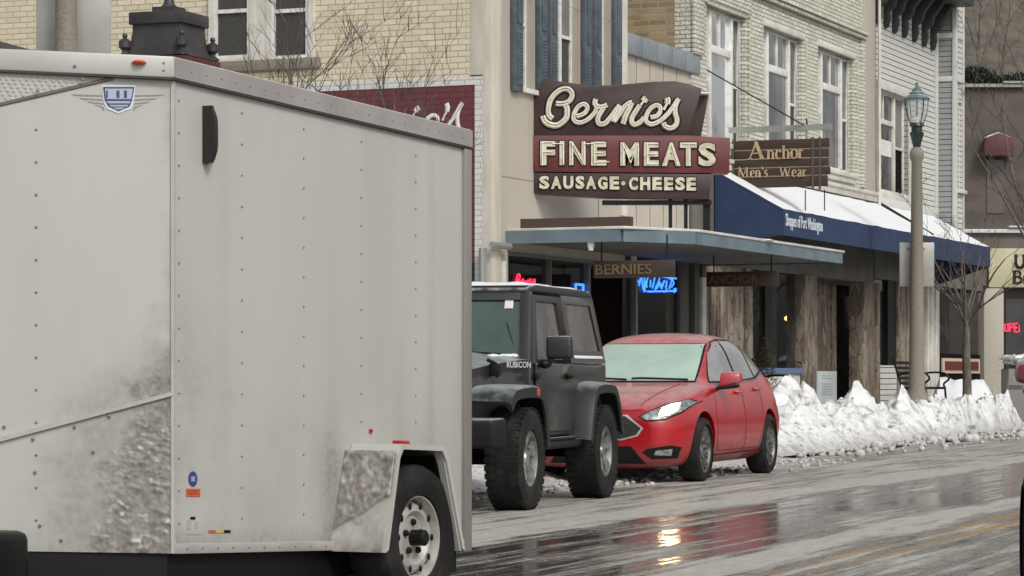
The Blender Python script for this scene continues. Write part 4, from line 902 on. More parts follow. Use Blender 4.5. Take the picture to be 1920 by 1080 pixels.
nm = MB(); s_c, zc_ = FA.at(1083, 545); s_d, zd_ = FA.at(1097, 534); nm.tube([(s_c, .03, zc_), (s_c, .03, zd_), (s_d, .03, zd_), (s_d, .03, zc_)], .02, 6)
o = nm.build('neon_sign', MATS['blue_neon'], base=(s_c, 0, zc_)); o.matrix_world = FA.M @ Matrix.Translation((s_c, 0, zc_)); tag(o, 'small blue neon sign just above the rear corner of the grey four wheel drive roof', 'neon sign')
# pavement boards
s_, z_ = FA.at(1550, 745, -.5); sb = empty('notice_board', FA.M, (s_, -.5, .14), label='pale printed notice board standing between two stone pillars behind the snowbank', cat='notice board')
w_ = FA.S(1568, -.5)-FA.S(1533, -.5)
m = MB(); m.box(s_-w_/2, s_+w_/2, -.52, -.48, .14, FA.Z(1550, 696, -.5)); m.build('panel', mat('pale_board', (.45, .48, .47), .5, c2=(.38, .41, .40), ns=3), sb, bevel=.01)
m = MB()
for k in range(7): z = FA.Z(1550, 704, -.5)-.05*k-.05*(k > 1); m.box(s_-w_*.35, s_-w_*.35+w_*random.uniform(.4, .7), -.526, -.52, z-.012, z)
m.build('printed_lines', mat('faint_print', (.25, .32, .33), .6), sb)

# ================================================================== LAMP POSTS
def lamp_post(px, D, ztop, sign, label, slabel, pr=.125):
    x = X_(px, D); L_ = empty('lamp_post', None, (x, D, .14), label=label, cat='lamp post', group='concrete lamp posts along the kerb')
    k = (ztop-.14)/6.4
    def P(m, prof): m.lathe([(r, .14+h*k) for r, h in prof], (x, D, 0), n=20)
    m = MB(); P(m, [(.24, 0), (.24, .5), (.19, .6), (pr*1.18, .75), (pr*.78, 5.02), (pr*.98, 5.06), (pr*1.1, 5.14), (pr*.98, 5.22), (pr*.6, 5.28)]); m.build('post', M_conc, L_, smooth=True)
    m = MB(); P(m, [(.055, 5.24), (.07, 5.3), (.12, 5.5), (.135, 5.55), (.1, 5.58), (.1, 5.66), (.14, 5.68), (.12, 5.74)]); m.build('collar', M_green, L_, smooth=True)
    m = MB(); P(m, [(.10, 5.72), (.17, 5.86), (.21, 6.02), (.225, 6.18)]); m.build('globe', mat('lamp_globe', (.62, .66, .66), .08, alpha=.35), L_, smooth=True)
    m = MB(); P(m, [(.24, 6.17), (.245, 6.2), (.2, 6.24), (.14, 6.28), (.14, 6.31), (.1, 6.33), (.08, 6.38), (.03, 6.42), (.02, 6.47), (.03, 6.49), (.0, 6.52)]); m.build('cap', mat('verdigris_cap', (.09, .13, .13), .35, snow=.5), L_, smooth=True)
    m = MB()
    for a in range(4):
        t = a*math.pi/2+.4; c, s = math.cos(t), math.sin(t)
        m.tube([(x+r*c, D+r*s, .14+h*k) for r, h in ((.13, 5.7), (.15, 5.76), (.2, 5.88), (.235, 6.03), (.242, 6.18))], .011, 5)
    m.tube([(x, D, .14+5.7*k), (x, D, .14+6.2*k)], .02, 6); m.build('cage', M_green, L_, smooth=True)
    m = MB(); P(m, [(.0, 5.72), (.11, 5.74), (.12, 5.8), (.04, 5.86), (.0, 5.87)]); m.build('lamp_bulb', mat('frosted_bulb', (.8, .8, .78), .3), L_, smooth=True)
    if sign:
        w, z0, z1, dx = sign
        g_ = empty('sign_plate', None, (x+dx, D+.1, z0), label=slabel, cat='sign')
        m = MB(); m.box(x+dx-w/2, x+dx+w/2, D+.13, D+.145, z0, z1); m.build('plate', mat('sign_back', (.36, .355, .33), .4, .3, c2=(.31, .305, .28), ns=2), g_, bevel=.004)
        m = MB(); m.box(x-.17, x+.17, D-.01+.125, D+.13, z0+.1, z0+.14); m.box(x-.17, x+.17, D+.115, D+.13, z1-.14, z1-.1); m.build('bracket', M_grey, g_)
    return L_
lamp_post(1719, 52, Zc(165, 52), (.64, Zc(537, 52), Zc(454, 52), .02), 'tall concrete lamp post with glass lantern behind the snowbank', 'grey back of a square road sign on the lantern lamp post')
lamp_post(124, 21.4, 6.4, (.57, Zc(107, 21.4)-.35, Zc(0, 21.4)+.25, .035), 'concrete lamp post whose shaft shows above the white trailer', 'tall grey back of a road sign on the lamp post above the trailer', pr=.092)

# ================================================================== KIOSK ROOF above the trailer
D = 30.0
M_kio = mat('charcoal_lead', (.032, .028, .029), .5, c2=(.05, .045, .046), ns=3)
def kiosk(xc, zt, w, label, top=True):
    K = empty('kiosk', None, (xc, D, 0), label=label, cat='kiosk')
    ze = Zc(111, D)
    m = MB(); m.box(xc-w, xc+w, D-w, D+w, ze-.1, ze-.012); m.build('eaves', mat('rust_red_trim', (.09, .02, .018), .5), K)
    m = MB(); hw, tw = w*.95, w*.70; n = 8; prof = []
    for i in range(n+1):
        t = i/n; prof.append((hw-(hw-tw)*math.sin(t*math.pi/2), ze+(zt-ze)*(1-math.cos(t*math.pi/2))))
    vs = []; fs = []
    for r, z in prof: vs += [(xc-r, D-r, z), (xc+r, D-r, z), (xc+r, D+r, z), (xc-r, D+r, z)]
    for i in range(n):
        for k in range(4): fs.append((i*4+k, i*4+(k+1) % 4, (i+1)*4+(k+1) % 4, (i+1)*4+k))
    m.add(vs, fs); m.build('curved_roof', M_kio, K)
    m = MB(); c = tw*1.12; m.box(xc-c, xc+c, D-c, D+c, zt, zt+.13); m.build('cap', M_kio, K, bevel=.01)
    m = MB(); m.box(xc-c*.42, xc+c*.42, D-c*.42, D+c*.42, zt+.131, zt+.2); m.lathe([(.1, zt+.2), (.06, zt+.24), (.05, zt+.28), (.11, zt+.36), (.12, zt+.46), (.03, zt+.5), (.05, zt+.56), (0, zt+.6)], (xc, D, 0)); m.build('finial', M_kio, K, smooth=True)
    for sx_, sy_ in ((-1, -1), (1, -1), (1, 1), (-1, 1)):
        m = MB(); m.lathe([(.07, ze), (.07, ze+.02), (.03, ze+.05), (.03, ze+.07), (.065, ze+.1), (.065, ze+.17), (.035, ze+.19), (.02, ze+.2), (.03, ze+.225), (.02, ze+.25), (0, ze+.255)], (xc+sx_*w*.85, D+sy_*w*.85, 0), n=14); m.build('urn_finial', M_kio, K, smooth=True)
        m = MB(); m.box(xc+sx_*w*.85-.05, xc+sx_*w*.85+.05, D+sy_*w*.85-.05, D+sy_*w*.85+.05, .1, ze-.101); m.build('post', M_kio, K)
    return K
K = kiosk(0, Zc(50, D)+.0, .40, 'black kiosk with a swept lead roof and urn finials, standing behind the trailer')
K.matrix_world = Matrix.Translation((X_(317, D), D, 0)) @ Matrix.Rotation(R(-22), 4, 'Z')
m = MB(); m.hexa([(X_(-40, D), D, Zc(125, D)), (X_(66, D), D, Zc(125, D)), (X_(66, D), D+.8, Zc(125, D)), (X_(-40, D), D+.8, Zc(125, D))], [(X_(-40, D), D, Zc(66, D)), (X_(66, D), D, Zc(95, D)), (X_(66, D), D+.8, Zc(95, D)), (X_(-40, D), D+.8, Zc(66, D))])
m.box(X_(-30, D), X_(-20, D), D+.2, D+.3, .1, Zc(125, D)); m.box(X_(50, D), X_(58, D), D+.2, D+.3, .1, Zc(125, D))
bx = (X_(10, D), D, .1); o = m.build('shelter_roof', M_kio, base=bx, bevel=.01); o.location = bx; tag(o, 'dark sloping shelter roof at the far left above the trailer', 'shelter')

# ================================================================== BARE TREES
def bare_tree(x, D, h, seed, label, trunk_r, fork_z, spread, levels=4, lean=(0, 0), group=None, bark=None, twr=.006, nf=6, up=.35, kids=3):
    random.seed(seed); T = empty('bare_tree', None, (x, D, .14), label=label, cat='tree', group=group)
    tr, cr = MB(), MB()
    base = Vector((x, D, .1)); fk = Vector((x+lean[0], D+lean[1], fork_z))
    pts_ = [base, base.lerp(fk, .35)+Vector((.015, 0, 0)), base.lerp(fk, .7)-Vector((.015, 0, 0)), fk]
    tr.tube(catmull(pts_, 4), [trunk_r*(1.25-.5*i/12) for i in range(13)], 10)
    def grow(p, d, L, r, lv):
        n = 4; P = [p.copy()]; q = p.copy(); dd = d.copy()
        for i in range(n):
            dd = (dd+Vector((random.uniform(-1, 1), random.uniform(-1, 1), random.uniform(-.4, 1)*up))*.22).normalized(); q = q+dd*L/n; P.append(q.copy())
        rs = [max(twr*.6, r*(1-.68*i/n)) for i in range(n+1)]
        (tr if lv == 0 else cr).tube(P, rs, 6 if lv < 2 else 4, cap=False)
        if lv >= levels: return
        for j in range(kids if lv else kids+1):
            i = random.randint(1, n); sd_ = Vector((random.uniform(-1, 1), random.uniform(-1, 1), random.uniform(0, .6))).normalized()
            nd = (dd*.9+sd_*.75).normalized(); grow(P[i], nd, L*random.uniform(.42, .72), max(twr, rs[i]*.6), lv+1)
    for j in range(nf):
        a = 2*math.pi*j/nf+random.uniform(-.4, .4); sp = spread*random.uniform(.6, 1.1)
        d = Vector((math.cos(a)*sp, math.sin(a)*sp, 1)).normalized(); st = fk.lerp(base, random.uniform(0, .12))
        grow(st, d, (h-fork_z)*random.uniform(.5, .72), trunk_r*.36, 0)
    tr.build('trunk', bark or M_bark, T, smooth=True); cr.build('crown', bark or M_twig, T, smooth=True); return T
D = 56; bare_tree(X_(1811, D), D, 4.9, 4, 'bare young street tree rising from the snowbank right of the lantern post', .085, Zc(600, D), .62, 4, lean=(.03, 0), twr=.0042, nf=8, kids=2)
D = 27; bare_tree(X_(565, D), D, 5.0, 12, 'bare twiggy tree in front of the brick side wall, left of the pair', .05, 2.5, .27, 3, twr=.0032, nf=6, up=.5)
bare_tree(X_(755, D), D+.4, 4.75, 21, 'bare twiggy tree in front of the maroon mural, right of the pair', .05, 2.5, .32, 3, twr=.0032, nf=6, up=.5)
D = 64; bare_tree(X_(1965, D), D, 10.5, 9, 'large bare tree at the right edge in front of the brown building', .12, 3.2, .42, 4, twr=.008, nf=5, up=.5, kids=2)

# ================================================================== SNOW
def snow_mat():
    m = mat('dirty_ploughed_snow', (.70, .705, .71), .6, c2=(.27, .25, .22), ns=5, lo=.50, hi=.74, det=10, bump=1.6, bs=11, dirt=((.30, .28, .25), -.05, .26))
    return m
def snowheap(name, s0, s1, n0, n1, hf, label, ds=.09, dn=.07, seedz=0):
    """ploughed snow as a displaced sheet in the street frame"""
    m = MB(); ni = int((s1-s0)/ds); nj = int((n1-n0)/dn); vs = []; fs = []
    for i in range(ni+1):
        for j in range(nj+1):
            s = s0+(s1-s0)*i/ni; n = n0+(n1-n0)*j/nj; t = j/nj
            h = hf(s, n, t)
            if h > .02:
                c = noise.voronoi(Vector((s*2.6, n*2.6, seedz)))[0]; h *= .84+.42*(c[1]-c[0])+.3*noise.noise(Vector((s*1.3, n*1.3, 3)))
                c = noise.voronoi(Vector((s*7, n*7, seedz+4)))[0]; h += min(h, .5)*.17*(c[1]-c[0])-.01
                h += noise.noise(Vector((s*10, n*10, 0)))*.045+noise.noise(Vector((s*22, n*22, 4)))*.022
            e = min(i, ni-i, j, nj-j)
            vs.append((s+noise.noise(Vector((s*4, n*4, 7)))*.06, n+noise.noise(Vector((s*4, n*4, 9)))*.06, h if e else -.05))
    for i in range(ni):
        for j in range(nj): a = i*(nj+1)+j; fs.append((a, a+1, a+nj+2, a+nj+1))
    m.add(vs, fs); b = (s0, (n0+n1)/2, 0); o = m.build(name, snow_mat(), base=b, smooth=True, ang=60); o.matrix_world = RD.M @ Matrix.Translation(b)
    tag(o, label, 'snow', kind='stuff'); return o
def sRD(px, D): p = world2(px, D); return RD.u.dot(p), RD.n.dot(p)
def bank(s, n, t):
    lump = .72+.5*noise.noise(Vector((s*.45, 0, 5)))+.34*noise.noise(Vector((s*1.3, n*.4, 8)))
    e = 9.9+.9*max(0, min(1, (s-40)/14))+.25*noise.noise(Vector((s*.6, 2, 2)))
    c = 11.05
    prof = max(0, min(1, (n-e)/(c-e)))**.85 if n < c else max(0, 1-(n-c)/.75)**.7
    f = max(0, min(1, (s-35.5)/2.5))
    return prof*lump*.98*f
snowheap('snowbank', 34.5, 104, 9.5, 12.0, bank, 'waist high bank of dirty ploughed snow along the kerb beyond the red hatchback', ds=.06, dn=.055)
def low(s, n, t):
    v = noise.fractal(Vector((s*.8, n*1.2, 11)), .8, 2, 4); e = max(0, min(1, (n-9.35)/.9))
    return max(0, .17*e+.14*v*e)
snowheap('kerb_slush', 17, 35.5, 9.2, 12.0, low, 'low ridge of grey slush along the kerb under the parked vehicles', ds=.07, dn=.06, seedz=2)
def soft(s, n, t): return .55+.35*noise.noise(Vector((s*.5, n*.6, 4)))*1.0 if 0 < t < 1 else 0
m = MB(); random.seed(17)
for k in range(900):
    s = random.uniform(36, 72); n = random.gauss(10.2, .45)-.3
    r = random.uniform(.015, .06)*(1 if random.random() < .9 else 2); m.ball((s, n, r*.4), r, 6, 4, (1, 1, .8))
for k in range(2200):
    s = random.uniform(36.5, 100); n = random.uniform(10.0, 11.3); h = bank(s, n, .5)
    if h < .05: continue
    r = random.choice((.015, .02, .025, .03, .05))*random.uniform(.7, 1.2); a = len(m.v); m.ball((s, n, h*random.uniform(.82, 1.05)-.02), r, 6, 4, (random.uniform(.7, 1.3), random.uniform(.7, 1.3), random.uniform(.5, 1)))
    for i in range(a, len(m.v)): v = m.v[i]; q = noise.noise(Vector(v)*14)*r*.8; m.v[i] = (v[0]+q, v[1]-q, v[2]+q*.8)
for k in range(700):
    s = random.uniform(19, 35); n = random.gauss(9.2, .35); r = random.uniform(.01, .04); m.ball((s, n, r*.3), r, 6, 4, (1.3, 1, .7))
o = m.build('snow_crumbs', MATS['dirty_ploughed_snow'], base=(0, 0, 0), smooth=True, ang=70); o.matrix_world = RD.M; tag(o, 'loose crumbs of snow scattered along the foot of the banks', 'snow', kind='stuff')
# clean snow on the pavement beyond the lamp post
m = MB(); vs = []; fs = []; ni, nj = 60, 26
Dm = 60.5
for i in range(ni+1):
    for j in range(nj+1):
        px = 1738+146*i/ni; D = 57.5+5*j/nj; x = X_(px, D); e = min(i, (ni-i)*.6, j*2, (nj-j)*2)/10
        z = .10+(.88+.12*noise.noise(Vector((x*1.2, D*.8, 1)))+.05*noise.noise(Vector((x*5, D*4, 1))))*min(1, e)**.7*(1.05-.12*i/ni)
        vs.append((x, D, z))
for i in range(ni):
    for j in range(nj): a = i*(nj+1)+j; fs.append((a, a+1, a+nj+2, a+nj+1))
m.add(vs, fs); tag(m.build('pavement_snow', M_snow, smooth=True, base=(0, 0, 0)), 'clean white snow heaped on the pavement behind the young tree', 'snow', kind='stuff')

# ================================================================== BENCHES, PLANTER
def bench(px, D, zrot, label, zb=.2):
    x = X_(px, D); B_ = empty('park_bench', Matrix.Translation((x, D, zb)) @ Matrix.Rotation(zrot, 4, 'Z'), (0, 0, 0), label=label, cat='bench', group='black metal benches on the pavement')
    m = MB()
    for k in range(5): m.box(-.75, .75, -.22+k*.1, -.15+k*.1, .43, .46)
    m.build('seat', M_black, B_)
    m = MB()
    for k in range(5): m.box(-.75, .75, .27+k*.03, .29+k*.03, .5+k*.1, .56+k*.1)
    m.build('backrest', M_black, B_)
    for s in (-1, 1):
        m = MB(); m.tube(catmull([(s*.76, .42, 1.02), (s*.76, .3, .6), (s*.76, .25, .43), (s*.76, .3, 0)], 4), .022, 6); m.tube([(s*.76, -.22, .44), (s*.76, -.26, 0)], .022, 6); m.tube([(s*.76, -.24, .43), (s*.76, .26, .43)], .022, 6); m.build('leg_frame', M_black, B_, smooth=True)
        m = MB(); m.tube(catmull([(s*.76, .33, .68), (s*.76, .1, .74), (s*.76, -.2, .73), (s*.76, -.3, .62), (s*.76, -.2, .52), (s*.76, -.22, .44)], 5), .022, 6); m.build('armrest', M_black, B_, smooth=True)
    return B_
bench(1430, 45.5, R(67), 'black metal bench arm showing between the red hatchback and the snowbank', .35)
bench(1733, 55.5, R(67), 'black metal bench just right of the lantern lamp post behind the snowbank', .42)
D = 60; x = X_(1925, D)
P_ = empty('street_planter', None, (x, D, .14), label='grey planter box with evergreen sprigs under snow at the right edge', cat='planter')
m = MB(); m.box(x-.47, x+.47, D-.45, D+.45, .14, 1.25); m.build('box', mat('grey_planter', (.22, .21, .2), .7), P_, bevel=.03)
m = MB(); random.seed(6)
for k in range(420):
    a = random.uniform(0, 6.28); r = random.uniform(.1, .62); p = Vector((x+math.cos(a)*r, D+math.sin(a)*r*.7, 1.22+random.uniform(0, .35))); d = Vector((math.cos(a), math.sin(a)*.6, random.uniform(-.5, .5))).normalized()*random.uniform(.1, .25); n = Vector((-d.y, d.x, .03)).normalized()*.014
    m.add([p-n, p+n, p+d], [(0, 1, 2)])
m.build('evergreen_sprigs', mat('spruce', (.04, .055, .03), .8), P_)
m = MB()
for k in range(26): m.ball((x+random.uniform(-.4, .4), D+random.uniform(-.35, .35), 1.45+random.uniform(-.06, .05)), random.uniform(.1, .18), 9, 6, (1.2, 1, .5))
m.build('snow_cap', M_snow, P_, smooth=True)
D = 49; x = FA.S(1432, -.35); P_ = empty('potted_evergreen', FA.M, (x, -.35, .14), label='olive green potted evergreen against the stone wall behind the red hatchback', cat='plant')
m = MB(); m.lathe([(.15, .14), (.22, .5), (.24, .52)], (x, -.35, 0)); m.build('pot', M_conc, P_, smooth=True)
m = MB()
for k in range(1600):
    h = random.random(); a = random.uniform(0, 6.28); r = .33*(1-h)**.7*random.uniform(.5, 1.05); p = Vector((x+math.cos(a)*r, -.35+math.sin(a)*r, .5+h*1.25)); d = Vector((math.cos(a)*.8, math.sin(a)*.8, random.uniform(.2, .9)))*.07; n = Vector((-d.y, d.x, .02)).normalized()*.012
    m.add([p-n, p+n, p+d], [(0, 1, 2)])
m.build('foliage', mat('olive_foliage', (.085, .075, .035), .85, c2=(.05, .05, .025), ns=5), P_)
print('street furniture done')
# ================================================================== VEHICLES
M_tyre = mat('tyre_rubber', (.014, .0135, .013), .75, c2=(.04, .037, .034), ns=7, lo=.45, hi=.85, spec=.2, bump=.2, bs=60)
M_alloy = mat('alloy', (.42, .42, .41), .3, .8, c2=(.2, .19, .18), ns=12)
M_gun = mat('gunmetal_alloy', (.40, .40, .40), .35, .6, c2=(.22, .22, .21), ns=12)
M_plastic = mat('black_plastic', (.012, .012, .013), .55, snow=.35, spec=.3)
M_clear = mat('headlamp_lens', (.45, .46, .46), .1, metal=.6, c2=(.2, .2, .2), ns=14)
M_beam = mat('lit_headlamp', (1, .95, .8), .2, emit=(1, .80, .48), es=38)
M_seam = mat('shut_line', (.01, .005, .005), .7)
M_rotor = mat('brake_rotor', (.05, .048, .045), .5, .5)
def wheel(parent, c, r, w, rr, side, style, rim_mat):
    """c = hub centre; side = +1 outer face towards +y"""
    x, y, z = c; W_ = sub('wheel', parent); o = y+side*w/2; i = y-side*w/2
    m = MB(); k = .012 if style != 'mud' else .02
    pr = [(rr, i), (rr+.02, i-side*.004), (r-.07, i-side*.012), (r-.02, i), (r, i+side*.03), (r, o-side*.03), (r-.018, o), (r-.07, o+side*.014), (rr+.03, o+side*.006), (rr, o-side*.002), (rr-.012, o-side*.02)]
    m.lathe([(a, b-y) for a, b in pr], (x, y, z), 'y', 48, cap=False)
    if style == 'mud':
        for q in range(38):
            t = 2*math.pi*q/38; 
            for b0, b1, sh in ((-w/2-.004, -w*.2, 0), (-w*.14, w*.12, .5), (w*.18, w/2+.004, 0)):
                tt = t+sh*2*math.pi/38; dt = .055
                vs = []
                for rad in (r-.006, r+.003):
                    for (a, b) in ((tt-dt, b0), (tt+dt, b0), (tt+dt, b1), (tt-dt, b1)): vs.append((x+rad*math.cos(a), y+b, z+rad*math.sin(a)))
                m.hexa(vs[:4], vs[4:])
    m.build('tyre', M_tyre, W_, smooth=True)
    m = MB(); e = o-side*.012
    m.lathe([(a, b) for a, b in ((rr, o-y-side*.01), (rr-.012, o-y-side*.012), (rr-.022, o-y-side*.05), (rr-.035, i-y+side*.03), (rr-.01, i-y+side*.01))], (x, y, z), 'y', 40, cap=False)
    def spoke(a0, r0, r1, w0, w1, d0, d1, th=.03):
        ca, sa = math.cos(a0), math.sin(a0)
        def q(rad, off, yy): return (x+rad*ca-off*sa, yy, z+rad*sa+off*ca)
        b = [q(r0, -w0, o-side*(d0+th)), q(r1, -w1, o-side*(d1+th)), q(r1, w1, o-side*(d1+th)), q(r0, w0, o-side*(d0+th))]
        t = [q(r0, -w0*.8, o-side*d0), q(r1, -w1*.8, o-side*d1), q(r1, w1*.8, o-side*d1), q(r0, w0*.8, o-side*d0)]
        m.hexa(b, t)
    if style == 'sport':
        for k in range(5):
            a = 2*math.pi*k/5+.3
            spoke(a, .04, rr*.52, .017, .016, .045, .035)
            for s in (-1, 1): 
                spoke(a+s*.17, rr*.5, rr-.01, .012, .011, .034, .02); spoke(a+s*.55, rr*.42, rr-.01, .008, .008, .045, .025)
        m.lathe([(.0, o-y-side*.035), (.05, o-y-side*.038), (.055, o-y-side*.07)], (x, y, z), 'y', 20)
    if style == 'mud':
        for k in range(5):
            a = 2*math.pi*k/5+.2; spoke(a, .05, rr-.015, .022, .034, .045, .02, .04)
            spoke(a+.22, rr*.55, rr-.015, .012, .02, .032, .02, .03); spoke(a-.22, rr*.55, rr-.015, .012, .02, .032, .02, .03)
        m.lathe([(.0, o-y-side*.03), (.05, o-y-side*.03), (.065, o-y-side*.05), (.07, o-y-side*.09)], (x, y, z), 'y', 20)
    if style == 'steel':
        m.lathe([(rr-.03, o-y-side*.06), (rr-.05, o-y-side*.035), (rr*.62, o-y-side*.03), (rr*.5, o-y-side*.05), (.06, o-y-side*.045), (.0, o-y-side*.045)], (x, y, z), 'y', 40)
    m.build('rim', rim_mat, W_, smooth=True, ang=30)
    if style == 'steel':
        m = MB()
        for k in range(10):
            a = 2*math.pi*k/10; q = rr*.76; cx_, cz_ = x+q*math.cos(a), z+q*math.sin(a); m.ball((cx_, o-side*.03, cz_), .017, 10, 6, (.7, .35, 1))
        for k in range(5):
            a = 2*math.pi*k/5+.3; q = rr*.36; m.ball((x+q*math.cos(a), o-side*.04, z+q*math.sin(a)), .016, 8, 5)
        m.lathe([(.036, o-y-side*.05), (.036, o-y+side*.02), (.025, o-y+side*.028), (0, o-y+side*.028)], (x, y, z), 'y', 20)
        m.build('hub_and_slots', M_black, W_, smooth=True)
    else:
        m = MB(); m.lathe([(.0, o-y-side*.1), (rr*.8, o-y-side*.1), (rr*.8, o-y-side*.12), (0, o-y-side*.12)], (x, y, z), 'y', 24); m.build('brake_disc', M_rotor, W_)
    return W_
def solid(mb, cutters, levels=2):
    """subdivide a closed cage and cut the wheel wells out; returns vertices and faces"""
    def mk(b): 
        me = bpy.data.meshes.new('t'); me.from_pydata(b.v, [], b.f); bm = bmesh.new(); bm.from_mesh(me); bmesh.ops.remove_doubles(bm, verts=bm.verts, dist=1e-6); bmesh.ops.recalc_face_normals(bm, faces=bm.faces); bm.to_mesh(me); bm.free()
        o = bpy.data.objects.new('t', me); COL.objects.link(o); return o
    o = mk(mb); s = o.modifiers.new('s', 'SUBSURF'); s.levels = levels; s.render_levels = levels
    cs = []
    for c in cutters:
        k = mk(c); cs.append(k); bo = o.modifiers.new('b', 'BOOLEAN'); bo.operation = 'DIFFERENCE'; bo.object = k; bo.solver = 'EXACT'
    dg = bpy.context.evaluated_depsgraph_get(); me = bpy.data.meshes.new_from_object(o.evaluated_get(dg))
    vs = [v.co.copy() for v in me.vertices]; fs = [list(p.vertices) for p in me.polygons]
    for k in cs+[o]: bpy.data.objects.remove(k)
    bpy.data.meshes.remove(me); return vs, fs
class Shell:
    def __init__(s, vs, fs): s.t = BVHTree.FromPolygons(vs, fs)
    def hit(s, o, d, off):
        h = s.t.ray_cast(Vector(o), Vector(d).normalized())
        if h[0] is None: return None
        n = h[1]; n = n if n.dot(Vector(d)) < 0 else -n
        return h[0]+n*off
    def panel(s, poly, view, off, mb, step=.05, lift=None):
        """lay a polygon drawn in a side or front view onto the body skin"""
        pts = [Vector(p) for p in poly]; n = len(pts); ed = []
        P = []
        for i in range(n):
            a, b = pts[i], pts[(i+1) % n]; k = max(1, int((b-a).length/step))
            for j in range(k): P.append(a.lerp(b, j/k))
        m_ = len(P); ed = [(i, (i+1) % m_) for i in range(m_)]
        x0, x1 = min(p.x for p in P), max(p.x for p in P); y0, y1 = min(p.y for p in P), max(p.y for p in P)
        x = x0+step/2; ins = []
        def inside(q):
            c = False
            for i in range(n):
                a, b = pts[i], pts[(i+1) % n]
                if (a.y > q.y) != (b.y > q.y) and q.x < (b.x-a.x)*(q.y-a.y)/(b.y-a.y)+a.x: c = not c
            return c
        while x < x1:
            y = y0+step/2
            while y < y1:
                q = Vector((x, y))
                if inside(q) and min((q-p).length for p in P) > step*.4: ins.append(q)
                y += step
            x += step
        r = geometry.delaunay_2d_cdt(P+ins, ed, [], 1, 1e-5); vs = []; ok = []
        for p in r[0]:
            if view == 'L': h = s.hit((p.x, 3, p.y), (0, -1, 0), off)
            elif view == 'R': h = s.hit((p.x, -3, p.y), (0, 1, 0), off)
            elif view == 'B': h = s.hit((-6, p.x, p.y), (1, 0, 0), off)
            else: h = s.hit((6, p.x, p.y), (-1, 0, 0), off)
            vs.append(h)
        idx = {}; out = []
        for i, h in enumerate(vs):
            if h is not None: idx[i] = len(out); out.append(h)
        mb.add(out, [[idx[i] for i in f] for f in r[2] if all(i in idx for i in f)]); return mb
    def line(s, pts, view, r, mb, off=.0, step=.05):
        out = []
        for a, b in zip(pts, pts[1:]):
            a, b = Vector(a), Vector(b); k = max(1, int((b-a).length/step))
            for j in range(k+1):
                p = a.lerp(b, j/k)
                h = s.hit((p.x, 3, p.y), (0, -1, 0), off) if view == 'L' else (s.hit((p.x, -3, p.y), (0, 1, 0), off) if view == 'R' else s.hit((6, p.x, p.y), (-1, 0, 0), off))
                if h is not None and (not out or (h-out[-1]).length > 1e-4): out.append(h)
        if len(out) > 1: mb.tube(out, r, 5)
def mirror(poly): return [(-a, b) for a, b in poly][::-1]
def carM(C, deg):
    a = R(deg); f = Vector((-math.sin(a), -math.cos(a), 0)); l = Vector((math.cos(a), -math.sin(a), 0))
    M = Matrix.Identity(4)
    for i in range(3): M[i][0] = f[i]; M[i][1] = l[i]; M[i][2] = (0, 0, 1)[i]
    return Matrix.Translation((C[0], C[1], 0)) @ M
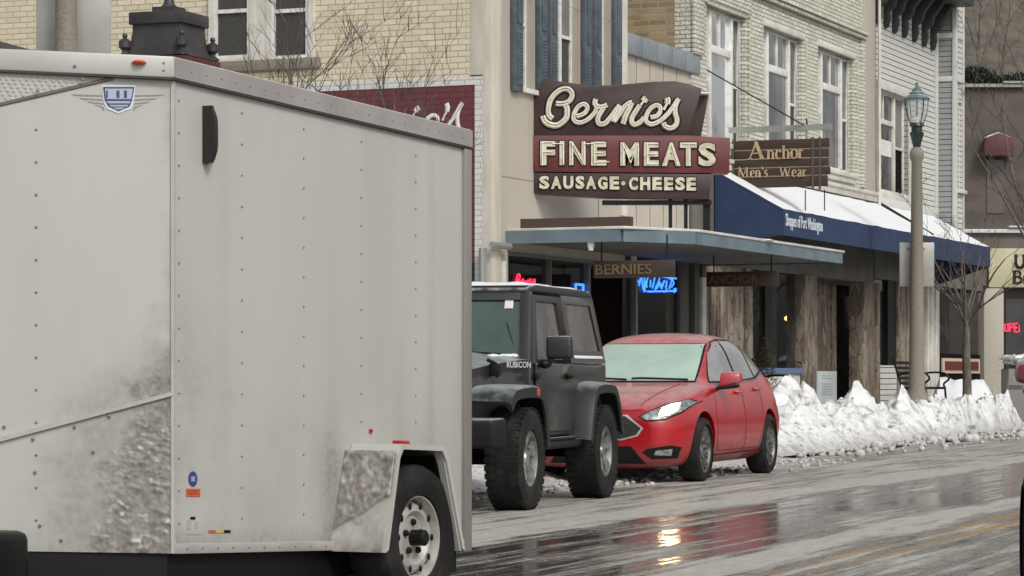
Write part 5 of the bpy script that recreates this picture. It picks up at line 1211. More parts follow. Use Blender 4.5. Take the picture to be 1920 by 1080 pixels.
def hatchback(C, deg, paint, label, lit, name='hatchback_car', mo=0, mz=0):
    T = empty(name, carM(C, deg), (0, 0, 0), label=label, cat='car')
    ST = [ # x, zb, ws, wm, zs, wsh, zt, we, ze
     (2.17, .24, .42, .50, .60, .46, .66, .30, .655), (2.12, .17, .60, .66, .66, .60, .735, .42, .725), (1.97, .14, .72, .81, .73, .72, .81, .48, .80), (1.7, .14, .80, .88, .82, .80, .885, .55, .875),
     (1.325, .16, .83, .905, .90, .83, .95, .60, .945), (1.02, .17, .84, .905, .945, .825, .995, .66, .985), (.92, .17, .84, .905, .955, .82, 1.06, .66, 1.035), (.6, .17, .84, .905, .965, .815, 1.245, .63, 1.205), (.22, .17, .84, .905, .975, .81, 1.445, .60, 1.39),
     (.05, .17, .84, .905, .98, .81, 1.505, .60, 1.445), (-.35, .17, .84, .905, .985, .81, 1.545, .60, 1.475), (-.85, .17, .84, .905, 1.0, .805, 1.535, .59, 1.47), (-1.325, .18, .84, .905, 1.03, .79, 1.475, .56, 1.41),
     (-1.66, .2, .82, .89, 1.05, .76, 1.39, .53, 1.31), (-1.93, .24, .78, .86, 1.0, .72, 1.12, .51, 1.10), (-2.05, .28, .72, .79, .86, .66, .93, .46, .91), (-2.13, .34, .6, .66, .68, .56, .72, .36, .71)]
    m = MB(); vs = []; K = 11
    for (x, zb, ws, wm, zs, wsh, zt, we, ze) in ST:
        h = [(0, zb), (ws*.85, zb), (ws, zb+.05), (wm*.985, zb+.20), (wm, min(.62, zs-.06)), (wsh+.03, zs-.03), (wsh-.015, zs+.012), ((wsh+we)/2-.01, (zs+ze)/2+.012), (we, ze), (we*.6, zt-(zt-ze)*.22), (0, zt)]
        ring = [(x, y, z) for y, z in h]+[(x, -y, z) for y, z in h[1:-1]][::-1]
        vs += ring
    n = 2*K-2; fs = [(i*n+k, i*n+(k+1) % n, (i+1)*n+(k+1) % n, (i+1)*n+k) for i in range(len(ST)-1) for k in range(n)]
    fs += [list(range(n))[::-1], [(len(ST)-1)*n+k for k in range(n)]]
    m.add(vs, fs)
    cut = []
    for ax in (1.325, -1.325):
        for s in (-1, 1):
            c = MB(); c.lathe([(.378, s*.5), (.378, s*1.2)], (ax, 0, .335), 'y', 40); cut.append(c)
    V, Fc = solid(m, cut); b = MB(); b.add(V, Fc); b.build('body', paint, T, smooth=True, ang=50); sh = Shell(V, Fc)
    WS = [(-.665, 1.015), (.665, 1.015), (.61, 1.2), (.545, 1.40), (-.545, 1.40), (-.61, 1.2)]
    m = MB(); sh.panel([(-.685, 1.0), (.685, 1.0), (.63, 1.2), (.56, 1.41), (-.56, 1.41), (-.63, 1.2)], 'F', .003, m); m.build('windscreen_seal', M_black, T, smooth=True)
    m = MB(); sh.panel(WS, 'F', .006, m); m.build('windscreen', M_mistsky, T, smooth=True)
    for v in 'LR':
        for nm_, pl in (('front_door_window', [(.74, 1.01), (.30, 1.30), (.02, 1.405), (-.21, 1.435), (-.21, 1.02)]), ('rear_door_window', [(-.28, 1.02), (-.28, 1.44), (-.72, 1.44), (-1.0, 1.405), (-1.0, 1.055)]), ('quarter_window', [(-1.06, 1.065), (-1.07, 1.385), (-1.36, 1.29), (-1.56, 1.15)])):
            m = MB(); sh.panel(pl, v, .006, m, .06); m.build(nm_, M_carwin, T, smooth=True)
        m = MB(); sh.panel([(.80, .995), (.30, 1.30), (.02, 1.425), (-.25, 1.46), (-.74, 1.462), (-1.05, 1.42), (-1.38, 1.315), (-1.64, 1.14), (-1.0, 1.03), (-.2, 1.0)], v, .003, m, .06); m.build('window_surround', M_black, T, smooth=True)
        m = MB(); sh.line([(.55, .985), (-.2, .998), (-1.0, 1.028), (-1.5, 1.105)], v, .007, m, .004); m.build('chrome_strip', M_alloy, T, smooth=True)
        m = MB()
        sh.line([(.86, .40), (.90, .7), (.84, .95)], v, .0032, m); sh.line([(-.24, .30), (-.25, 1.0)], v, .0032, m); sh.line([(.86, .40), (.8, .3), (-.85, .3), (-1.0, .6), (-1.02, 1.0)], v, .0032, m)
        m.build('door_seams', M_seam, T, smooth=True)
        sg_ = 1 if v == 'L' else -1
        for hx, hz in ((-.08, .90), (-.90, .93)):
            m = MB(); h = sh.hit((hx, sg_*3, hz), (0, -sg_, 0), .0)
            m.tube([h+Vector((.1, 0, 0)), h+Vector((.08, sg_*.03, 0)), h+Vector((-.08, sg_*.035, .005)), h+Vector((-.1, 0, .005))], .016, 6); m.build('door_handle', paint, T, smooth=True)
        m = MB(); m.hexa([(.74, sg_*.86, .955+mz), (.60, sg_*.86, .955+mz), (.56, sg_*(1.08-mo), 1.0+mz), (.66, sg_*(1.08-mo), 1.0+mz)], [(.72, sg_*.88, 1.10), (.58, sg_*.88, 1.125), (.56, sg_*(1.07-mo), 1.11), (.64, sg_*(1.07-mo), 1.09)]); mi = m.build('door_mirror', paint, T, bevel=.018, segs=3)
        m = MB(); m.hexa([(.735, sg_*.80, .92), (.60, sg_*.80, .92), (.575, sg_*(1.04-mo), .945+mz), (.655, sg_*(1.04-mo), .945+mz)], [(.735, sg_*.85, .968), (.60, sg_*.85, .968), (.565, sg_*(1.05-mo), .985+mz*.6), (.655, sg_*(1.05-mo), .985+mz*.6)]); m.build('mirror_base', M_plastic, mi, bevel=.012)
        m = MB(); m.box(.675, .69, sg_*.95, sg_*1.07, 1.0, 1.017); m.build('indicator_strip', M_clear, mi)
        m = MB(); sh.panel([(.90, .16), (.90, .26), (-.98, .27), (-.98, .17)], v, .018, m, .06); m.build('side_skirt', paint, T, smooth=True)
    f = lambda P: P
    for s in (1, -1):
        g = f if s == 1 else mirror
        HL = [(.45, .66), (.52, .625), (.68, .64), (.79, .71), (.845, .80), (.80, .825), (.66, .775), (.53, .71)]
        m = MB(); sh.panel(g([(.425, .66), (.52, .612), (.69, .628), (.80, .70), (.862, .81), (.80, .838), (.65, .788), (.52, .722)]), 'F', .004, m, .03); m.build('headlamp_housing', M_black, T, smooth=True)
        m = MB(); sh.panel(g(HL), 'F', .012, m, .03); hl = m.build('headlight', M_clear, T, smooth=True)
        m = MB(); sh.panel(g([(.62, .665), (.70, .675), (.755, .72), (.755, .785), (.70, .775), (.63, .735)]), 'F', .018, m, .03); m.build('lit_lens', M_beam if lit and s == 1 else M_clear, hl, smooth=True)
        m = MB(); sh.panel(g([(.47, .31), (.56, .245), (.76, .25), (.80, .36), (.72, .38), (.52, .345)]), 'F', .005, m, .04); fg = m.build('fog_lamp_recess', M_black, T, smooth=True)
        m = MB(); sh.panel(g([(.58, .285), (.72, .28), (.735, .345), (.60, .33)]), 'F', .012, m, .04); m.build('fog_lamp', M_clear, fg, smooth=True)
    GR = [(-.30, .665), (.30, .665), (.46, .55), (.41, .485), (.26, .445), (-.26, .445), (-.41, .485), (-.46, .55)]
    m = MB(); sh.panel([(-.32, .68), (.32, .68), (.485, .55), (.43, .472), (.27, .43), (-.27, .43), (-.43, .472), (-.485, .55)], 'F', .004, m, .04); m.build('grille_surround', mat('satin_chrome', (.6, .6, .6), .3, .4), T, smooth=True)
    m = MB(); sh.panel(GR, 'F', .009, m, .04); m.build('grille', mat('grille_mesh', (.012, .012, .012), .4, bump=1, bs=70), T, smooth=True)
    m = MB(); sh.panel([(-.36, .37), (.36, .37), (.50, .20), (-.50, .20)], 'F', .006, m, .04); m.build('lower_grille', M_black, T, smooth=True)
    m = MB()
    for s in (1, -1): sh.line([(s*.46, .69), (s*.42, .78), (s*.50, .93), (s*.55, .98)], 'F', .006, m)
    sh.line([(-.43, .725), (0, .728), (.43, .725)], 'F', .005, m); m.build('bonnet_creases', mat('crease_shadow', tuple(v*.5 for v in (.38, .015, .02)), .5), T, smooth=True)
    m = MB(); sh.line([(.6, 1.02), (.1, 1.035), (.0, 1.03)], 'F', .012, m, .012); sh.line([(-.05, 1.02), (-.5, 1.04)], 'F', .012, m, .012); m.build('wiper', M_black, T, smooth=True)
    m = MB(); sh.panel([(-.55, 1.0), (.55, 1.0), (.52, 1.25), (-.52, 1.25)], 'B', .006, m, .08); m.build('rear_window', M_carwin, T, smooth=True)
    for ax in (1.325, -1.325):
        for s in (-1, 1): wheel(T, (ax, s*.782, .325), .325, .215, .240, s, 'sport', M_alloy)
    m = MB(); m.box(-1.7, 1.7, -.55, .55, .16, .5); 
    for ax in (1.325, -1.325): m.box(ax-.3, ax+.3, -.8, .8, .42, .66); m.tube([(ax, -.75, .33), (ax, .75, .33)], .04, 8)
    m.build('underbody', M_dark, T); return T, sh
M_carwin = mat('car_window', (.17, .175, .17), .07, ior=1.8, c2=(.25, .255, .25), ns=3)
red = mat('red_car_paint', (.42, .002, .010), .3, c2=(.34, .003, .010), ns=3, coat=.6, snow=.26, dirt=((.17, .035, .035), .1, .45))
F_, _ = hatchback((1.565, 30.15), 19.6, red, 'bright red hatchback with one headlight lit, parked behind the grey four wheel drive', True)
mar = mat('maroon_car_paint', (.16, .012, .028), .35, coat=.8, c2=(.12, .012, .025), ns=3, snow=.2)
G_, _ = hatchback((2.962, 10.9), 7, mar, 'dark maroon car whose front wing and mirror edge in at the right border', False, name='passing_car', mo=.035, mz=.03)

# ---- grey four wheel drive
jp = mat('grey_metallic_paint', (.027, .025, .026), .32, c2=(.020, .019, .0195), ns=2.5, coat=.3, snow=.42, dirt=((.07, .063, .058), .45, .95))
jfl = mat('fender_plastic', (.020, .024, .0235), .5, c2=(.014, .017, .017), ns=5, snow=.36, spec=.35)
J = empty('off_road_car', carM((-.395, 23.82), 16.2), (0, 0, 0), label='dark grey two door off roader with chunky tyres parked ahead of the red hatchback', cat='car')
m = MB(); tub = [(.62, .56), (.62, 1.17), (-1.86, 1.17), (-1.87, .62), (-1.70, .60), (-1.66, .78), (-1.50, .97), (-.94, .97), (-.76, .80), (-.70, .56)]
m.prism(tub, -.765, .765, 'y', fun=lambda x, y, z: (x, y*(1-.012*abs(z-.8)*4), z)); m.build('body_tub', jp, J, bevel=.02, segs=3)
m = MB(); m.hexa([(.60, -.74, .62), (1.76, -.60, .62), (1.76, .60, .62), (.60, .74, .62)], [(.60, -.72, 1.17), (1.72, -.57, 1.08), (1.72, .57, 1.08), (.60, .72, 1.17)]); m.build('engine_bay', jp, J, bevel=.03, segs=3)
m = MB(); n_ = 10; vs = []; fs = []
for i in range(9):
    x = .61+1.14*i/8; hw = .725-.15*i/8; zt = 1.195-.085*(i/8)**1.4
    for j in range(n_+1): y = -hw+2*hw*j/n_; u = abs(y)/hw; vs.append((x, y, zt+.045*(1-u**2.5)+(.02 if u < .55 else 0)))
for i in range(8):
    for j in range(n_): a = i*(n_+1)+j; fs.append((a, a+1, a+n_+2, a+n_+1))
m.add(vs, fs); k = len(vs); m.add([(x, y, z-.07) for x, y, z in vs], [])
bd = [j for j in range(n_+1)]+[i*(n_+1)+n_ for i in range(1, 9)]+[8*(n_+1)+j for j in range(n_-1, -1, -1)]+[i*(n_+1) for i in range(7, 0, -1)]
m.add([], []); m.f += [[bd[i], bd[(i+1) % len(bd)], bd[(i+1) % len(bd)]+k, bd[i]+k] for i in range(len(bd))]; m.m += [0]*len(bd)
hd = m.build('bonnet', jp, J, smooth=True)
m = MB(); textmesh('RUBICON', m, .70, 1.18, 1.128, 1.178, .0, .001, offset=.02, fun=lambda x, y, z: (1.88-x, .775-.15*(1.88-x-.6)/1.15-.018, z))
m.v = [(x, y+.03*(0 if i % 1 else 1), z) for i, (x, y, z) in enumerate(m.v)]; m.build('bonnet_lettering', mat('silver_decal', (.55, .55, .54), .4), hd)
m = MB(); m.box(1.30, 1.38, .62, .70, 1.06, 1.16); m.tube([(1.34, .68, 1.05), (1.36, .67, 1.16), (1.42, .62, 1.19)], .018, 6); m.build('bonnet_catch', M_black, hd, bevel=.008)
# windscreen frame, hard top
def jy(z): return .755-(z-1.17)*.16
m = MB()
for s in (-1, 1): m.hexa([(.64, s*.745, 1.17), (.56, s*.745, 1.17), (.56, s*.66, 1.17), (.64, s*.66, 1.17)], [(.34, s*jy(1.76), 1.76), (.25, s*jy(1.76), 1.76), (.25, s*.58, 1.76), (.34, s*.58, 1.76)])
m.hexa([(.64, -.66, 1.17), (.56, -.66, 1.17), (.56, .66, 1.17), (.64, .66, 1.17)], [(.62, -.66, 1.215), (.54, -.66, 1.215), (.54, .66, 1.215), (.62, .66, 1.215)])
m.hexa([(.375, -.60, 1.69), (.29, -.60, 1.69), (.29, .60, 1.69), (.375, .60, 1.69)], [(.34, -.60, 1.76), (.25, -.60, 1.76), (.25, .60, 1.76), (.34, .60, 1.76)])
m.build('windscreen_frame', jp, J, bevel=.008)
m = MB(); m.hexa([(.60, -.67, 1.20), (.59, -.67, 1.20), (.59, .67, 1.20), (.60, .67, 1.20)], [(.345, -.61, 1.71), (.335, -.61, 1.71), (.335, .61, 1.71), (.345, .61, 1.71)])
ws = m.build('windscreen', mat('jade_glass', (.030, .060, .048), .08, coat=.5, c2=(.05, .085, .07), ns=1.5, ior=1.7), J)
m = MB(); m.hexa([(.385, .46, 1.62), (.383, .46, 1.62), (.383, .535, 1.62), (.385, .535, 1.62)], [(.353, .46, 1.69), (.351, .46, 1.69), (.351, .53, 1.69), (.353, .53, 1.69)]); m.v = [(x+.012, y, z) for x, y, z in m.v]; m.build('windscreen_sticker', M_white, ws)
m = MB(); m.tube([(.56, .60, 1.23), (.62, .3, 1.25), (.60, -.1, 1.27)], .012, 5); m.tube([(.46, .50, 1.5), (.58, .62, 1.22)], .004, 4); m.build('wiper', M_black, ws)
m = MB(); random.seed(4)
for k in range(26): m.ball((.61+random.uniform(-.01, .05), random.uniform(.15, .66), 1.225), random.uniform(.012, .03), 7, 4, (1, 1.6, .7))
m.build('cowl_snow', M_snow, J, smooth=True)
roofm = mat('black_hardtop', (.022, .022, .022), .5, snow=.95)
m = MB(); m.prism([(.36, 1.755), (.30, 1.80), (.1, 1.825), (-1.5, 1.825), (-1.72, 1.80), (-1.76, 1.755)], -.655, .655, 'y'); m.build('hardtop_roof', roofm, J, bevel=.025, segs=3)
m = MB(); n_ = 24; vs = []; fs = []
for i in range(n_+1):
    for j in range(13):
        x = .33-2.05*i/n_; y = -.64+1.28*j/12; e = min(i, n_-i, j, 12-j); vs.append((x, y, 1.822+(.022+.012*noise.noise(Vector((x*4, y*4, 2))) if e else -.01)))
for i in range(n_):
    for j in range(12): a = i*13+j; fs.append((a, a+1, a+14, a+13))
m.add(vs, fs); m.build('roof_snow', M_snow, J, smooth=True)
def sidepl(mb, poly, s, t0, t1): # slanted upper side panels
    mb.prism(poly, 0, 1, 'y', fun=lambda x, k, z: (x, s*(jy(z)+(t0 if k == 0 else t1)), z))
for s in (1, -1):
    m = MB()
    # hard top side built as a frame round the rear quarter window
    o_ = [(-.62, 1.175), (-.62, 1.755), (-1.72, 1.755), (-1.84, 1.175)]; i_ = [(-.76, 1.28), (-.74, 1.68), (-1.58, 1.68), (-1.70, 1.28)]
    for k in range(4): sidepl(m, [o_[k], o_[(k+1) % 4], i_[(k+1) % 4], i_[k]], s, -.04, .0)
    m.build('hardtop_side', jp, J, bevel=.004)
    m = MB(); sidepl(m, [(-.74, 1.26), (-.72, 1.70), (-1.60, 1.70), (-1.72, 1.26)], s, -.03, -.012); m.build('rear_side_window', M_carwin2 if 'M_carwin2' in globals() else mat('tinted_window', (.035, .026, .024), .06, ior=1.5, c2=(.085, .066, .06), ns=4, nstretch=(1.5, 1, .6), lo=.45, hi=.6), J)
    m = MB(); sidepl(m, [(-.76, 1.215), (-.76, 1.24), (-1.71, 1.24), (-1.72, 1.215)], s, .0, .012); m.build('window_sill_snow', M_snow, J, bevel=.004)
    # door
    m = MB(); m.prism([(.52, .60), (.54, 1.165), (-.60, 1.165), (-.60, .66), (-.52, .60)], s*.755, s*.782, 'y'); D_ = m.build('door', jp, J, bevel=.012)
    m = MB(); dl = [(.55, 1.165), (.29, 1.735), (-.585, 1.735), (-.60, 1.165)]; di = [(.45, 1.20), (.235, 1.68), (-.42, 1.68), (-.46, 1.20)]
    for k in range(4): sidepl(m, [dl[k], dl[(k+1) % 4], di[(k+1) % 4], di[k]], s, -.03, .012)
    m.build('window_frame', mat('black_frame', (.025, .025, .026), .45), D_, bevel=.003)
    m = MB(); sidepl(m, [(.46, 1.19), (.24, 1.69), (-.43, 1.69), (-.47, 1.19)], s, -.02, -.006); m.build('door_window', MATS['tinted_window'], D_)
    m = MB(); m.box(-.50, -.36, s*.782, s*.80, 1.035, 1.085); m.tube([(-.52, s*.80, 1.06), (-.44, s*.825, 1.062), (-.35, s*.80, 1.06)], .014, 6); m.build('door_handle', M_black, D_, bevel=.006)
    m = MB()
    for zz in (.78, 1.06): m.box(.50, .60, s*.782, s*.80, zz-.025, zz+.025)
    m.build('hinge', M_black, D_, bevel=.006)
    m = MB(); m.hexa([(.50, s*.84, 1.20), (.40, s*.84, 1.20), (.40, s*1.06, 1.20), (.48, s*1.06, 1.20)], [(.50, s*.84, 1.39), (.40, s*.84, 1.39), (.40, s*1.05, 1.39), (.47, s*1.05, 1.39)]); mi = m.build('door_mirror', mat('mirror_plastic', (.015, .018, .017), .5, snow=.6), J, bevel=.03, segs=3)
    m = MB(); m.tube([(.46, s*.77, 1.16), (.46, s*.86, 1.16), (.45, s*.88, 1.22)], .03, 8); m.ball((.47, s*.83, 1.16), .05, 8, 6, (1, 1, .8)); m.build('mirror_arm', M_black, mi, smooth=True)
    # flares
    def flare(pth, name, y0=.70, y1=.935, drop=.07):
        m = MB(); P = [Vector(p) for p in catmull([Vector(q) for q in pth], 5)]; vs = []; n = len(P)
        for k, p in enumerate(P):
            d = P[min(k+1, n-1)]-P[max(k-1, 0)]; d.normalize(); nn_ = Vector((-d.y, d.x)); nn_ = nn_ if nn_.y > 0 or abs(nn_.y) < .2 and nn_.x*(p.x-P[n//2].x) > 0 else -nn_
            q = p-nn_*.03; w = p-nn_*drop
            vs += [(p.x, s*y0, p.y+.012), (p.x, s*(y1-.04), p.y), (p.x-nn_.x*.02, s*y1, p.y-nn_.y*.02), (w.x, s*y1, w.y), (w.x, s*(y1-.02), w.y), (q.x, s*(y1-.05), q.y), (q.x, s*y0, q.y)]
        fs = [(i*7+k, i*7+(k+1) % 7, (i+1)*7+(k+1) % 7, (i+1)*7+k) for i in range(n-1) for k in range(7)]+[list(range(7))[::-1], [(n-1)*7+k for k in range(7)]]
        m.add(vs, fs); return m.build(name, jfl, J, smooth=True, ang=40)
    fl = flare([(1.84, .86), (1.70, .955), (1.45, .985), (1.02, .985), (.84, .93), (.72, .74), (.66, .50)], 'front_fender', .52, drop=.10)
    m = MB(); m.box(1.02, 1.09, s*.925, s*.945, .90, .96); m.build('side_marker', mat('amber_red_lens', (.45, .06, .02), .25), fl, bevel=.006)
    flare([(-.60, .52), (-.68, .74), (-.80, .93), (-.96, 1.0), (-1.44, 1.0), (-1.60, .93), (-1.74, .76), (-1.82, .58)], 'rear_fender', .74, drop=.09)
    for ax in (1.21, -1.21): wheel(J, (ax, s*.79, .405), .405, .27, .225, s, 'mud', M_gun)
    m = MB(); m.tube([(.66, s*.80, .50), (-.66, s*.80, .50)], .045, 10); m.box(-.5, .5, s*.78, s*.86, .535, .552); m.build('side_step', M_plastic, J, smooth=True)
    m = MB(); m.box(-1.90, -1.86, s*.62, s*.74, .82, 1.06); m.build('tail_light', mat('tail_lens', (.25, .01, .01), .2), J, bevel=.01)
    m = MB(); m.lathe([(0, 1.80), (.085, 1.80), (.1, 1.77), (.1, 1.72)], (0, s*.40, .93), 'x', 24); m.build('headlight', M_clear, J, smooth=True)
m = MB(); m.box(1.76, 1.80, -.56, .56, .68, 1.07); gr = m.build('grille', jp, J, bevel=.012)
for k in range(7): m = MB(); yk = -.21+.07*k; m.box(1.801, 1.806, yk-.02, yk+.02, .78, 1.03); m.build('grille_slot', M_dark, gr)
m = MB(); m.hexa([(1.93, -.82, .50), (1.80, -.9, .50), (1.80, .9, .50), (1.93, .82, .50)], [(1.97, -.82, .72), (1.80, -.9, .74), (1.80, .9, .74), (1.97, .82, .72)]); m.build('front_bumper', M_plastic, J, bevel=.03, segs=3)
m = MB(); m.box(-1.98, -1.88, -.85, .85, .5, .68); m.build('rear_bumper', M_plastic, J, bevel=.02)
m = MB(); m.box(-1.85, 1.85, -.42, -.3, .40, .56); m.box(-1.85, 1.85, .3, .42, .40, .56); m.box(-.7, .7, -.4, .4, .36, .55); m.box(.72, 1.75, -.55, .55, .55, .9); m.box(-1.7, -.75, -.62, .62, .56, .95)
for ax in (1.21, -1.21): m.tube([(ax, -.7, .405), (ax, .7, .405)], .05, 8); m.ball((ax, .1, .405), .13, 10, 7)
m.build('chassis', M_dark, J)
sp = wheel(J, (0, 0, 0), .40, .27, .225, -1, 'mud', M_gun); sp.matrix_local = Matrix.Translation((-2.04, 0, 1.0)) @ Matrix.Rotation(R(-90), 4, 'Z')
sp.name = 'spare_wheel'

# ---- white cargo trailer
pt = R(2.4); tf = Vector((-.473, -.881, 0)).normalized(); TX = Vector((tf.x*math.cos(pt), tf.y*math.cos(pt), math.sin(pt))); TY = Vector((-tf.y, tf.x, 0)); TZ = Vector((0, 0, 1)); SH = math.tan(pt)
TX = Vector((tf.x, tf.y, SH))
TM = Matrix.Identity(4)
for i in range(3): TM[i][0] = TX[i]; TM[i][1] = TY[i]; TM[i][2] = TZ[i]
TM = Matrix.Translation((-1.366, 11.4, 0)) @ TM; TI = TM.inverted(); CO = TI @ Vector((0, 0, CH))
T = empty('cargo_trailer', Matrix.Translation((-1.366, 11.4, 0)) @ Matrix.Rotation(math.atan2(tf.y, tf.x), 4, 'Z'), (0, 0, 0), label='dirty white enclosed cargo trailer with a V nose and one wheel under a boxy mudguard', cat='trailer')
def hitp(px, py, o, n):
    d = (TI.to_3x3() @ Vector(((px-960)/FPX, 1, (HY-py)/FPX))); t = (Vector(o)-CO).dot(n)/d.dot(n); return CO+d*t
E1 = Vector((.631, -.775, 0)).normalized(); N1 = Vector((.775, .631, 0)).normalized()
def tside(px, py, y=0): p = hitp(px, py, (0, y, 0), Vector((0, 1, 0))); return p.x, p.z
def tnose(px, py): p = hitp(px, py, (0, 0, 0), N1); return p.dot(E1), p.z
zb, zt = .335, 2.325; LT = 2.43; WT = 1.5; UN = .75/.775
def paintmat():
    m = mat('trailer_paint', (.475, .475, .445), .42, c2=(.41, .405, .37), ns=1.1, nstretch=(1.5, 1.5, .35), lo=.3, hi=.75, bump=.06, bs=3)
    t = m.node_tree; N = t.nodes; L = t.links; p = N['Principled BSDF']; src = p.inputs['Base Color'].links[0].from_socket
    at = N.new('ShaderNodeAttribute'); at.attribute_name = 'grime'
    tc = N.new('ShaderNodeTexCoord'); nz = N.new('ShaderNodeTexNoise'); nz.inputs['Scale'].default_value = 30; nz.inputs['Detail'].default_value = 8; L.new(tc.outputs['Object'], nz.inputs[0])
    cr = N.new('ShaderNodeValToRGB'); e = cr.color_ramp.elements; e[0].position = .30; e[0].color = (.12, .105, .09, 1); e[1].position = .78; e[1].color = (.31, .29, .265, 1); L.new(nz.outputs[0], cr.inputs[0])
    mx = N.new('ShaderNodeMix'); mx.data_type = 'RGBA'; L.new(at.outputs['Fac'], mx.inputs[0]); L.new(src, mx.inputs[6]); L.new(cr.outputs[0], mx.inputs[7])
    ic = N.new('ShaderNodeAttribute'); ic.attribute_name = 'ice'; m2 = N.new('ShaderNodeMix'); m2.data_type = 'RGBA'; L.new(ic.outputs['Fac'], m2.inputs[0]); L.new(mx.outputs[2], m2.inputs[6]); m2.inputs[7].default_value = (.62, .6, .57, 1)
    L.new(m2.outputs[2], p.inputs['Base Color'])
    rr = N.new('ShaderNodeMapRange'); rr.inputs[3].default_value = .42; rr.inputs[4].default_value = .6; L.new(at.outputs['Fac'], rr.inputs[0]); L.new(rr.outputs[0], p.inputs['Roughness'])
    return m
M_tp = paintmat()
def grid(name, fun, nu, nv, grime, parent=T):
    """fun(u,v)->(point, normal); grime(u,v,point)->(grime, lump height, ice)"""
    vs = []; gs = []; ic = []
    for i in range(nu+1):
        for j in range(nv+1):
            p, n = fun(i/nu, j/nv); g, h, c = grime(i/nu, j/nv, p); vs.append(p+n*h); gs.append(g); ic.append(c)
    fs = [(i*(nv+1)+j, (i+1)*(nv+1)+j, (i+1)*(nv+1)+j+1, i*(nv+1)+j+1) for i in range(nu) for j in range(nv)]
    me = bpy.data.meshes.new(name); me.from_pydata(vs, [], fs); me.materials.append(M_tp)
    for nm_, d in (('grime', gs), ('ice', ic)): me.attributes.new(nm_, 'FLOAT', 'POINT').data.foreach_set('value', d)
    bm = bmesh.new(); bm.from_mesh(me); bmesh.ops.recalc_face_normals(bm, faces=bm.faces)
    bm.faces.ensure_lookup_table(); p_, n_v = fun(.5, .5)
    if bm.faces[len(bm.faces)//2].normal.dot(n_v) < 0: bmesh.ops.reverse_faces(bm, faces=bm.faces)
    bm.to_mesh(me); bm.free(); me.polygons.foreach_set('use_smooth', [True]*len(me.polygons))
    o = bpy.data.objects.new(name, me); COL.objects.link(o); o.parent = parent; return o
def ss(a, b, x): t = max(0, min(1, (x-a)/(b-a))); return t*t*(3-2*t)
# core box just inside the skins
m = MB(); m.prism([(0-.006, -.008), (.60, -.75), (0, -1.5), (-LT, -1.5), (-LT+.004, -.004)], zb+.01, zt-.01, 'z'); m.build('body_shell', M_tp, T)
LB = [(560, 336), (600, 322), (650, 298), (700, 255), (740, 222), (800, 203), (850, 186), (950, 160), (1000, 146), (1045, 136)]
def lb(y):
    if y <= LB[0][0]: return 345
    for (a, b), (c, d) in zip(LB, LB[1:]):
        if y <= c: return b+(d-b)*(y-a)/(c-a)
    return 136
pxu = 325/tnose(0, 700)[0]     # photo units per metre along the nose
def g_nose(u, v, p):
    px = 325-u*UN*pxu; z = zb+(zt-zb)*v; py = 1037-(z-zb)/(zt-zb)*922
    w = noise.fractal(Vector((px*.02, py*.02, 1)), .8, 2, 5)
    q = px-lb(py)+34*w; g = ss(-55, 75, q)*.92; g = max(g, .5*ss(-150, 10, q)*ss(560, 800, py), .3*ss(1000, 1037, py))
    sz_ = .07-.035*ss(700, 950, py); lp = noise.voronoi(Vector((px*sz_, py*sz_*1.7, 2)))[0]; lump = max(0, .75-lp[0]*1.3); big = ss(680, 900, py)*ss(5, 60, q)
    h = .010*lump*big+.003*ss(0, 50, q)*(.5+noise.noise(Vector((px*.15, py*.2, 5))))
    ice = max(0, noise.noise(Vector((px*.09, py*.11, 8)))*2.1-.25)*big*ss(.2, .6, lump+.25)
    return min(1, g), max(0, h), max(0, min(.8, ice))
grid('nose_panel', lambda u, v: (E1*(u*UN)+Vector((0, 0, zb+(zt-zb)*v)), N1), 190, 300, g_nose)
def g_side(u, v, p):
    x = -u*LT; z = p.z; w = noise.fractal(Vector((x*2, z*2, 3)), .8, 2, 5); w2 = noise.noise(Vector((x*7, z*.9, 6)))
    g = .10*ss(-.1, .7, w2)+.14*ss(1.6, .5, z)+.12*w*ss(1.6, .6, z)
    g += .22*ss(.25, 0, u)*ss(1.5, 1.1, z)*(.6+w); g += .35*ss(.46, .36, z); g += .4*math.exp(-((x+1.21)/.10)**2)*ss(.95, .7, z); g += .30*ss(.965, .99, u)+.12*ss(.0, .02, .02-abs(u-.86))
    return max(0, min(.75, g)), 0, 0
grid('side_panel', lambda u, v: (Vector((-u*LT, 0, zb+(zt-zb)*v)), Vector((0, 1, 0))), 160, 130, g_side)
# top rail
M_rail = mat('rail_aluminium', (.50, .48, .46), .4, .35, c2=(.42, .40, .38), ns=3)
m = MB(); rp = [(.02, .016), (.02+.60, -.75), (.02, -1.52), (-LT-.02, -1.52), (-LT-.02, .016)]
m.prism(rp, zt-.075, zt+.012, 'z'); m.build('top_rail', mat('rail_white', (.48, .475, .45), .4, c2=(.42, .41, .38), ns=3), T, bevel=.008)
m = MB(); m.box(-LT-.024, .014, .0165, .0195, zt-.073, zt+.006); m.build('side_rail_cover', mat('rail_mauve', (.33, .305, .295), .45, c2=(.28, .26, .25), ns=3), T)
m = MB(); m.prism([(a+.004 if a > -1 else a-.003, b+.003) for a, b in rp], zt-.083, zt-.0755, 'z'); m.build('rail_gasket', mat('gasket', (.045, .04, .035), .7), T)
m = MB(); m.box(-LT-.02, .0, .0005, .014, zb-.002, zb+.04); m.build('bottom_rail', M_rail, T, bevel=.004)
m = MB(); m.box(-LT-.022, -LT+.05, -.1, .018, zb-.02, zt-.085); m.build('rear_corner_post', mat('dull_post', (.30, .285, .26), .4, .4), T, bevel=.006)
m = MB(); m.prism([(-.012, .004), (.006, .010), (.012, -.004), (.0, -.01)], zb, zt-.085, 'z'); m.build('corner_bead', MATS['rail_white'], T)
